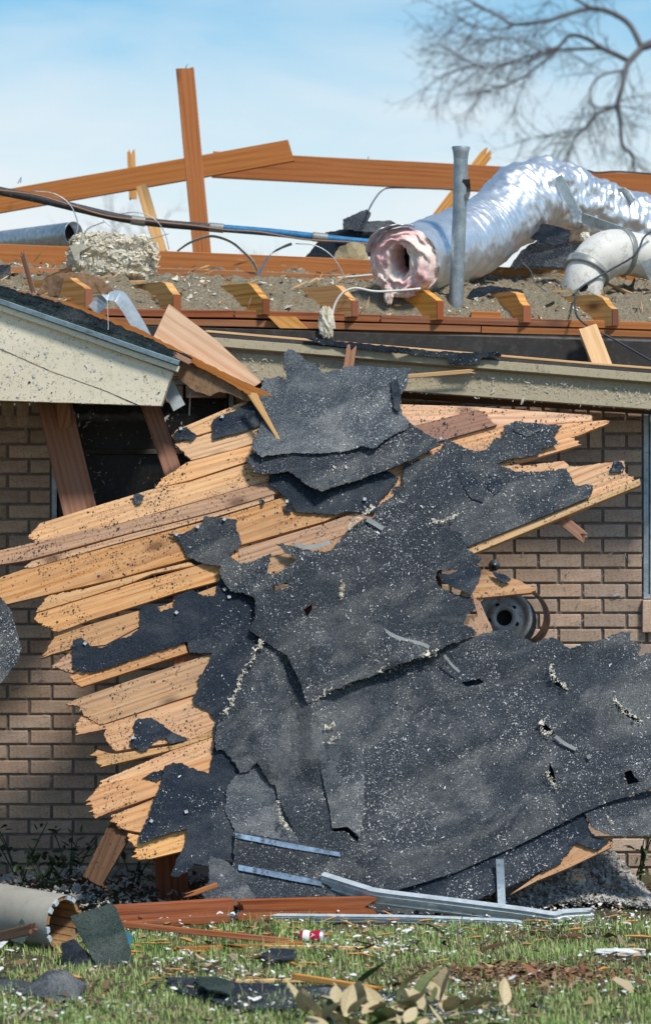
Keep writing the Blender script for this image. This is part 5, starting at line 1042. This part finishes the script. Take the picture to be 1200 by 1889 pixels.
# ------------------------------------------------------------------ grass, litter, flecks
def field(n, x0, x1, y0, y1): return np.stack([rng.uniform(x0, x1, n), rng.uniform(y0, y1, n), np.zeros(n)], 1)
P = field(230000, -2.3, 2.3, -4.9, -1.25)
dn = np.array([n3(x*2.2, y*2.2, 5)+.5*n3(x*7, y*7, 8) for x, y, _ in P]); bare = np.exp(-((P[:, 0]-.72)/.35)**2-((P[:, 1]+3.15)/.22)**2)
edge = np.clip((-1.45-P[:, 1])/.5, 0, 1)
keep = rng.random(len(P)) < np.clip(.62+1.0*dn, .10, 1)*(1-.85*bare)*edge
P, dn = P[keep], dn[keep]; n = len(P)
hg = np.exp(rng.normal(-3.92, .45, n))*(1+.35*np.clip(dn, -1, 1)); wd_ = rng.uniform(.0018, .0036, n)
mixv = np.clip(rng.normal(.45, .28, n)+.35*dn, 0, 1)[:, None]
tint = np.array([[.46, .50, .20]])*(1-mixv)+np.array([[.15, .37, .065]])*mixv; tint = tint*rng.uniform(.65, 1.3, (n, 1))
dry = rng.random(n) < .22; tint[dry] = np.array([.50, .42, .24])*rng.uniform(.7, 1.2, (dry.sum(), 1))
tag(blade_mesh('grass', P, hg, wd_, tint, m_['grass'], .75), 'short patchy green lawn grass in front of the debris', 'grass', kind='stuff')
def up_n(n): q = rng.normal(0, .35, (n, 3)); q[:, 2] = 1; return q/np.linalg.norm(q, axis=1)[:, None]
P = field(9000, -2.3, 2.3, -4.6, -.1); P[:, 2] = rng.uniform(.001, .03, len(P))
k = np.array([n3(x*1.7+9, y*2.5, 3) for x, y, _ in P])+.25*(P[:, 1] > -1.5) > rng.uniform(-.45, .5, len(P)); P = P[k]
li = flecks('leaf_litter', P, up_n(len(P)), .024, m_['litter'], aspect=.5); n = len(P)
c4 = np.ones((n, 6, 4), dtype=np.float32); pal = np.array([[.16, .09, .045], [.28, .19, .10], [.09, .06, .04], [.36, .28, .18], [.05, .05, .05]])
c4[:, :, :3] = (pal[rng.integers(0, 5, n)]*rng.uniform(.6, 1.2, (n, 1)))[:, None, :]
li.data.color_attributes.new('tint', 'FLOAT_COLOR', 'POINT').data.foreach_set('color', c4.ravel())
tag(li, 'brown leaf and bark litter strewn over the ground', 'litter', kind='stuff')
nb_ = 2600; P = np.stack([rng.normal(.70, .20, nb_), rng.normal(-3.12, .14, nb_), rng.uniform(.002, .02, nb_)], 1)
li = flecks('bark_mulch', P, up_n(nb_), .016, m_['litter'], aspect=.45); c4 = np.ones((nb_, 6, 4), dtype=np.float32); pal = np.array([[.22, .10, .05], [.30, .17, .09], [.13, .07, .04], [.36, .24, .15]])
c4[:, :, :3] = (pal[rng.integers(0, 4, nb_)]*rng.uniform(.6, 1.2, (nb_, 1)))[:, None, :]; li.data.color_attributes.new('tint', 'FLOAT_COLOR', 'POINT').data.foreach_set('color', c4.ravel())
tag(li, 'reddish bark crumbs on a bare patch of lawn at lower right', 'litter', kind='stuff')
P = field(42000, -2.3, 2.3, -4.7, -1.0); P[:, 2] = rng.uniform(.004, .045, len(P))
k = np.array([n3(x*1.6+2, y*2.2, 7)+.6*n3(x*6+2, y*6, 7) for x, y, _ in P]) > rng.uniform(-.1, 1.0, len(P)); P = P[k]
tag(flecks('insulation_bits', P, up_n(len(P)), .010, m_['white_fleck'], aspect=.65), 'white insulation bits scattered over the grass', 'insulation', kind='stuff')
V = []; Fc = []; UV = []
for k in range(150):
    c = Vector((rng.normal(-.15, .75), -1.5-abs(rng.normal(0, .8)), random.uniform(.008, .03))); a = random.gauss(0, .5); d = Vector((math.cos(a), math.sin(a), random.gauss(0, .12))); L_ = random.uniform(.012, .07); w = random.uniform(.002, .008)
    u = Vector((-math.sin(a), math.cos(a), .3))*w; t = Vector((0, 0, w*.6)); n = len(V)
    V += [c-d*L_-u*.3, c-d*L_+u*.5, c+u+t, c-u*.9+t, c+d*L_*random.uniform(.5, 1), c-t*2]; Fc += [[n, n+1, n+2, n+3], [n+3, n+2, n+4], [n+1, n, n+5], [n+2, n+1, n+5], [n+4, n+2, n+5], [n+3, n+4, n+5], [n, n+3, n+5]]; UV += [(0, 0), (0, .1), (.2, .1), (.2, 0), (.4, .05), (.2, .2)]
tag(mk('ground_splinters', V, Fc, m_['orange_wood'], None, UV), 'small orange wood splinters scattered on the grass', 'splinters', kind='stuff')
# fluffy grey heaps under the right end and against the wall
def heap(name, label, px0, px1, Y0, Y1, hgt, nf, size, mat):
    c = np.array([(px0+px1)/2, (Y0+Y1)/2]); X0, X1 = W(px0, 0, Y0).x, W(px1, 0, Y0).x
    x = rng.uniform(X0, X1, nf); y = rng.uniform(Y0, Y1, nf); f = np.clip(1-((x-(X0+X1)/2)/((X1-X0)/2))**2, 0, 1)*np.clip(1-((y-c[1])/((Y1-Y0)/2))**2, 0.2, 1)
    z = hgt*f*np.array([.6+.6*n3(a*6, b*6, 3) for a, b in zip(x, y)])+rng.uniform(0, .02, nf)
    P = np.stack([x, y, np.maximum(z, .002)], 1); q = rng.normal(0, .6, (nf, 3)); q[:, 1] -= .5; q[:, 2] += .8; q /= np.linalg.norm(q, axis=1)[:, None]
    return tag(flecks(name, P, q, size, m_[mat], aspect=.55, curl=.9), label, 'insulation', kind='stuff')
heap('insulation_fluff', 'grey fluffy insulation heap under the right end of the roof section', 925, 1215, -1.25, -.25, .24, 12000, .014, 'grey_fluff')
heap('insulation_fluff', 'shaded grey fluff strewn along the foot of the left wall', -60, 400, -1.3, -.1, .10, 1500, .016, 'grey_fluff')
# fibres and granules lying on the roof pieces
P, Nn = sample('shingle', 52000, lambda x, y, z: .13+.9*n3(x*2.3, z*2.3, 4)+.6*n3(x*8, z*8, 2)+.5*n3(x*25, z*25, 2)+(.13 if x > .15 and z < 1.1 else 0)); tag(flecks('insulation_fibres', P, Nn, .0037, m_['white_fleck']), 'pale insulation fibres sprinkled over the dark roofing sheets', 'insulation', kind='stuff')
P, Nn = sample('felt', 3800, lambda x, y, z: .15+.9*n3(x*3, z*3, 4)+(.5 if x > .3 and z > 1.4 else 0)); tag(flecks('insulation_fibres', P, Nn, .0037, m_['white_fleck']), 'pale insulation fibres sprinkled over the nailed felt patches', 'insulation', kind='stuff')
P, Nn = sample('plank', 52000, lambda x, y, z: .30+.8*n3(x*5, z*5, 6)+.6*n3(x*19, z*19, 2)); tag(flecks('roof_granules', P, Nn, .0027, m_['black_granule'], aspect=.8), 'black roofing granules scattered over the pine boards', 'granules', kind='stuff')
P, Nn = sample('cornice', 750, lambda x, y, z: .5+.9*n3(x*6, z*6, 4)); tag(flecks('paint_specks', P, Nn, .006, m_['white_fleck'], aspect=.6), 'white specks stuck on the cream cornice', 'specks', kind='stuff')
P, Nn = sample('cornice', 500, lambda x, y, z: .5+.9*n3(x*5, z*5, 9)); tag(flecks('dirt_specks', P, Nn, .0036, m_['black_granule'], aspect=.5), 'dark dirt specks stuck on the cream cornice', 'specks', kind='stuff')
P, Nn = sample('screen', 1100, lambda x, y, z: .35+.9*n3(x*7, z*7, 4)); tag(flecks('screen_specks', P, Nn, .010, m_['grey_fluff'], aspect=.25), 'fine dusty debris stuck on the dark window screen', 'specks', kind='stuff')
P, Nn = sample('attic', 9000, lambda x, y, z: .35+.8*n3(x*4, y*4, 6)+.4*n3(x*14, y*14, 6)); tag(flecks('attic_flakes', P, Nn, .013, m_['cream_fleck'], aspect=.6), 'cream flakes on the loose attic insulation', 'insulation', kind='stuff')
P, Nn = sample('wool', 5000); Nn = Nn+rng.normal(0, .5, Nn.shape); Nn /= np.linalg.norm(Nn, axis=1)[:, None]; tag(flecks('wool_tufts', P, Nn, .014, m_['rock_wool'], aspect=.5, curl=.9), 'shaggy tufts of the cream rock wool block', 'insulation', kind='stuff')
P, Nn = sample('attic', 7000, lambda x, y, z: .25+1.0*n3(x*3+4, y*4, 9)+.5*n3(x*12, y*12, 3)); P = P+Nn*rng.uniform(0, .02, (len(P), 1)); Nn = Nn+rng.normal(0, .6, Nn.shape); Nn /= np.linalg.norm(Nn, axis=1)[:, None]
tag(flecks('insulation_clumps', P, Nn, .017, m_['blown_insulation'], aspect=.6, curl=.9), 'ragged tan clumps along the torn attic insulation', 'insulation', kind='stuff')
# fibres caught on the bricks
n = 900; x = np.concatenate([rng.uniform(880, 1185, n//2), rng.uniform(0, 380, n-n//2)]); y = np.concatenate([rng.uniform(780, 1240, n//2), rng.uniform(760, 1600, n-n//2)])
kk = ~((x < 430) & (x > 93) & (y < 1125)); P = np.array([tuple(W(a, b, -.004)) for a, b in zip(x[kk], y[kk])]); Nn = np.tile([0, -1., 0], (len(P), 1))
tag(flecks('brick_fibres', P, Nn, .013, m_['grey_fluff'], aspect=.22), 'wispy fibres caught on the brick faces', 'specks', kind='stuff')
n = 900; x = rng.uniform(400, 1230, n); t = (x-385)/915; ytop = 655+t*68; y = ytop+rng.uniform(0, 1, n)*42
P = np.array([tuple(W(a, b, -.415+.04*q)) for a, b, q in zip(x, y, t)]); tag(flecks('fascia_specks', P, np.tile([0, -1., 0], (n, 1)), .008, m_['cream_fleck'], aspect=.3), 'fibres and specks stuck on the beige fascia', 'specks', kind='stuff')
# wads of cream insulation squeezed out of the tears
tears = [[(482, 1188), (470, 1208), (463, 1228), (447, 1252), (440, 1272), (430, 1295), (415, 1325)], [(578, 1300), (600, 1285), (620, 1275), (645, 1266)], [(697, 1246), (720, 1235), (742, 1228)], [(768, 1220), (790, 1213), (806, 1208)], [(632, 1080), (629, 1110)], [(1013, 1233), (1018, 1258), (1040, 1272), (1047, 1280)], [(1126, 1298), (1148, 1318), (1176, 1334)], [(996, 1342), (998, 1358), (1020, 1360)], [(1005, 1428), (1016, 1448), (1026, 1462)], [(512, 1485), (520, 1520), (540, 1545)], [(600, 880), (640, 865)], [(690, 940), (660, 965), (640, 985)], [(790, 968), (815, 970), (842, 955)], [(1118, 1512), (1126, 1525)], [(598, 1350), (620, 1345)], [(605, 1378), (628, 1358)]]
PP = []; NN = []
for ln in tears:
    for a, b in zip(ln[:-1], ln[1:]):
        for q in range(int(math.dist(a, b)*1.3)):
            t = random.random(); u, v = RP.hit(a[0]+(b[0]-a[0])*t+random.gauss(0, 2.6), a[1]+(b[1]-a[1])*t+random.gauss(0, 2.6))
            PP.append(tuple(RP.pt(u, v, random.uniform(.035, .062)))); q_ = RP.n+Vector((random.gauss(0, .5), random.gauss(0, .5), random.gauss(0, .5))); NN.append(tuple(q_.normalized()))
tag(flecks('insulation_wads', np.array(PP), np.array(NN), .0068, m_['cream_fleck'], aspect=.55, curl=.9), 'cream insulation wads poking out of the tears', 'insulation', kind='stuff')
# ------------------------------------------------------------------ trees behind the house
def twigs(V, F_, p, d, ln, r, depth, droop):
    """adds one branch and its side twigs to the lists"""
    pts = [Vector(p)]; dd = Vector(d).normalized(); k = 4
    for i in range(k):
        dd = (dd+Vector((random.gauss(0, .16), random.gauss(0, .16), random.gauss(0, .16)-droop))).normalized(); pts.append(pts[-1]+dd*ln/k)
    v, f, _ = tubedata(pts, [r, r*.4], 4, 1, False); n = len(V); V += v; F_ += [[i+n for i in q] for q in f]
    if depth > 0:
        for q in range(random.randint(3, 5)):
            s_ = random.uniform(.25, 1); i = min(k-1, int(s_*k)); b = pts[i].lerp(pts[i+1], s_*k-i)
            e = (dd+Vector((random.gauss(0, .65), random.gauss(0, .65), random.gauss(0, .65)))).normalized()
            twigs(V, F_, b, e, ln*random.uniform(.4, .65), r*.5, depth-1, droop)
TY = 25.0
tree = thing('bare_tree', 'blurred bare tree branches reaching in from the upper right', 'tree', (9.5, TY, 0))
k_ = lambda z: [W(600+a/2, b/2, TY) for a, b in z]
Z = lambda a, b, y=TY: W(600+a/2, b/2, y)
tube('trunk', [Vector((9.5, TY, 0)), Vector((9.4, TY, 2.5)), Vector((8.7, TY, 5)), Z(1700, 120)], [.30, .24, .2, .15], m_['bark'], tree, n=12)
limbs = [([(1700, 120), (1450, 130), (1250, 150), (1165, 175)], .15, .06), ([(1165, 175), (1120, 90), (1050, 45), (980, 30), (900, 50), (820, 75), (700, 90), (640, 60), (560, 20), (500, -20)], .05, .016),
 ([(1165, 175), (1120, 225), (1105, 260), (1090, 330), (1075, 385), (1085, 450), (1095, 540), (1130, 570), (1135, 630)], .055, .02), ([(1120, 225), (1060, 195), (1015, 175), (960, 140), (900, 130), (860, 170), (800, 190), (700, 220), (600, 250), (500, 210), (420, 160)], .045, .008),
 ([(1015, 178), (930, 180), (850, 185), (780, 210), (690, 235), (560, 240), (430, 280)], .03, .007), ([(1105, 260), (1040, 270), (990, 300), (975, 360), (1000, 395), (1075, 388)], .022, .012), ([(1075, 388), (1000, 420), (960, 470), (920, 510), (900, 560), (870, 620)], .03, .008),
 ([(850, 188), (760, 260), (700, 300), (620, 330), (560, 350)], .02, .006), ([(700, 90), (620, 110), (540, 90), (480, 60)], .018, .006), ([(980, 30), (900, -20), (850, -80)], .03, .01), ([(960, 470), (880, 490), (800, 500), (720, 520)], .014, .005), ([(800, 190), (720, 150), (640, 140), (560, 150)], .016, .005), ([(1250, 150), (1300, 60), (1280, -60)], .05, .02)]
V = []; F_ = []
for z, r0, r1 in limbs:
    yj = random.uniform(-.5, .5) if len(z) > 4 else 0
    pts = [Z(a, b, TY+yj*min(1, i/3)) for i, (a, b) in enumerate(z)]
    v, f, _ = tubedata(pts, [r0*.8, (r0+r1)*.38, r1*.8], 7, 4, True); n = len(V); V += v; F_ += [[i+n for i in q] for q in f]
    if z[0][0] >= 1600: continue
    path_ = crom(pts, 6); m = len(path_)
    for i in range(4, m):
        if random.random() < (.45 if i < m*.5 else .8):
            t = (path_[i]-path_[i-1]).normalized(); e = (t+Vector((random.gauss(0, .6), random.gauss(0, .4), random.gauss(-.1, .6)))).normalized()
            twigs(V, F_, path_[i], e, random.uniform(.3, .8), .006, 2, .03)
mk('crown', V, F_, m_['bark'], tree)
def far_tree(label, px, py, Y, h, w):
    b = Vector((W(px, 0, Y).x, Y, 0)); t = thing('far_tree', label, 'tree', b); V = []; F_ = []
    tube('trunk', [b, b+Vector((.1, 0, h*.35)), b+Vector((0, 0, h*.7))], [.22, .16, .06], m_['bark'], t, n=8)
    for q in range(26):
        s_ = random.uniform(.25, .7); e = Vector((random.gauss(0, w), random.gauss(0, w), random.uniform(.4, 1.1))); twigs(V, F_, b+Vector((0, 0, h*s_)), e, h*.32*random.uniform(.6, 1.1), .03, 3, -.02)
    mk('crown', V, F_, m_['bark'], t)
far_tree('far blurred tree behind the metal duct', 195, 330, 60, 9.0, .8); far_tree('far blurred tree seen under the conduit', 545, 410, 70, 8.9, .8); far_tree('far blurred tree low behind the far left of the attic', 60, 400, 75, 9.0, .8)
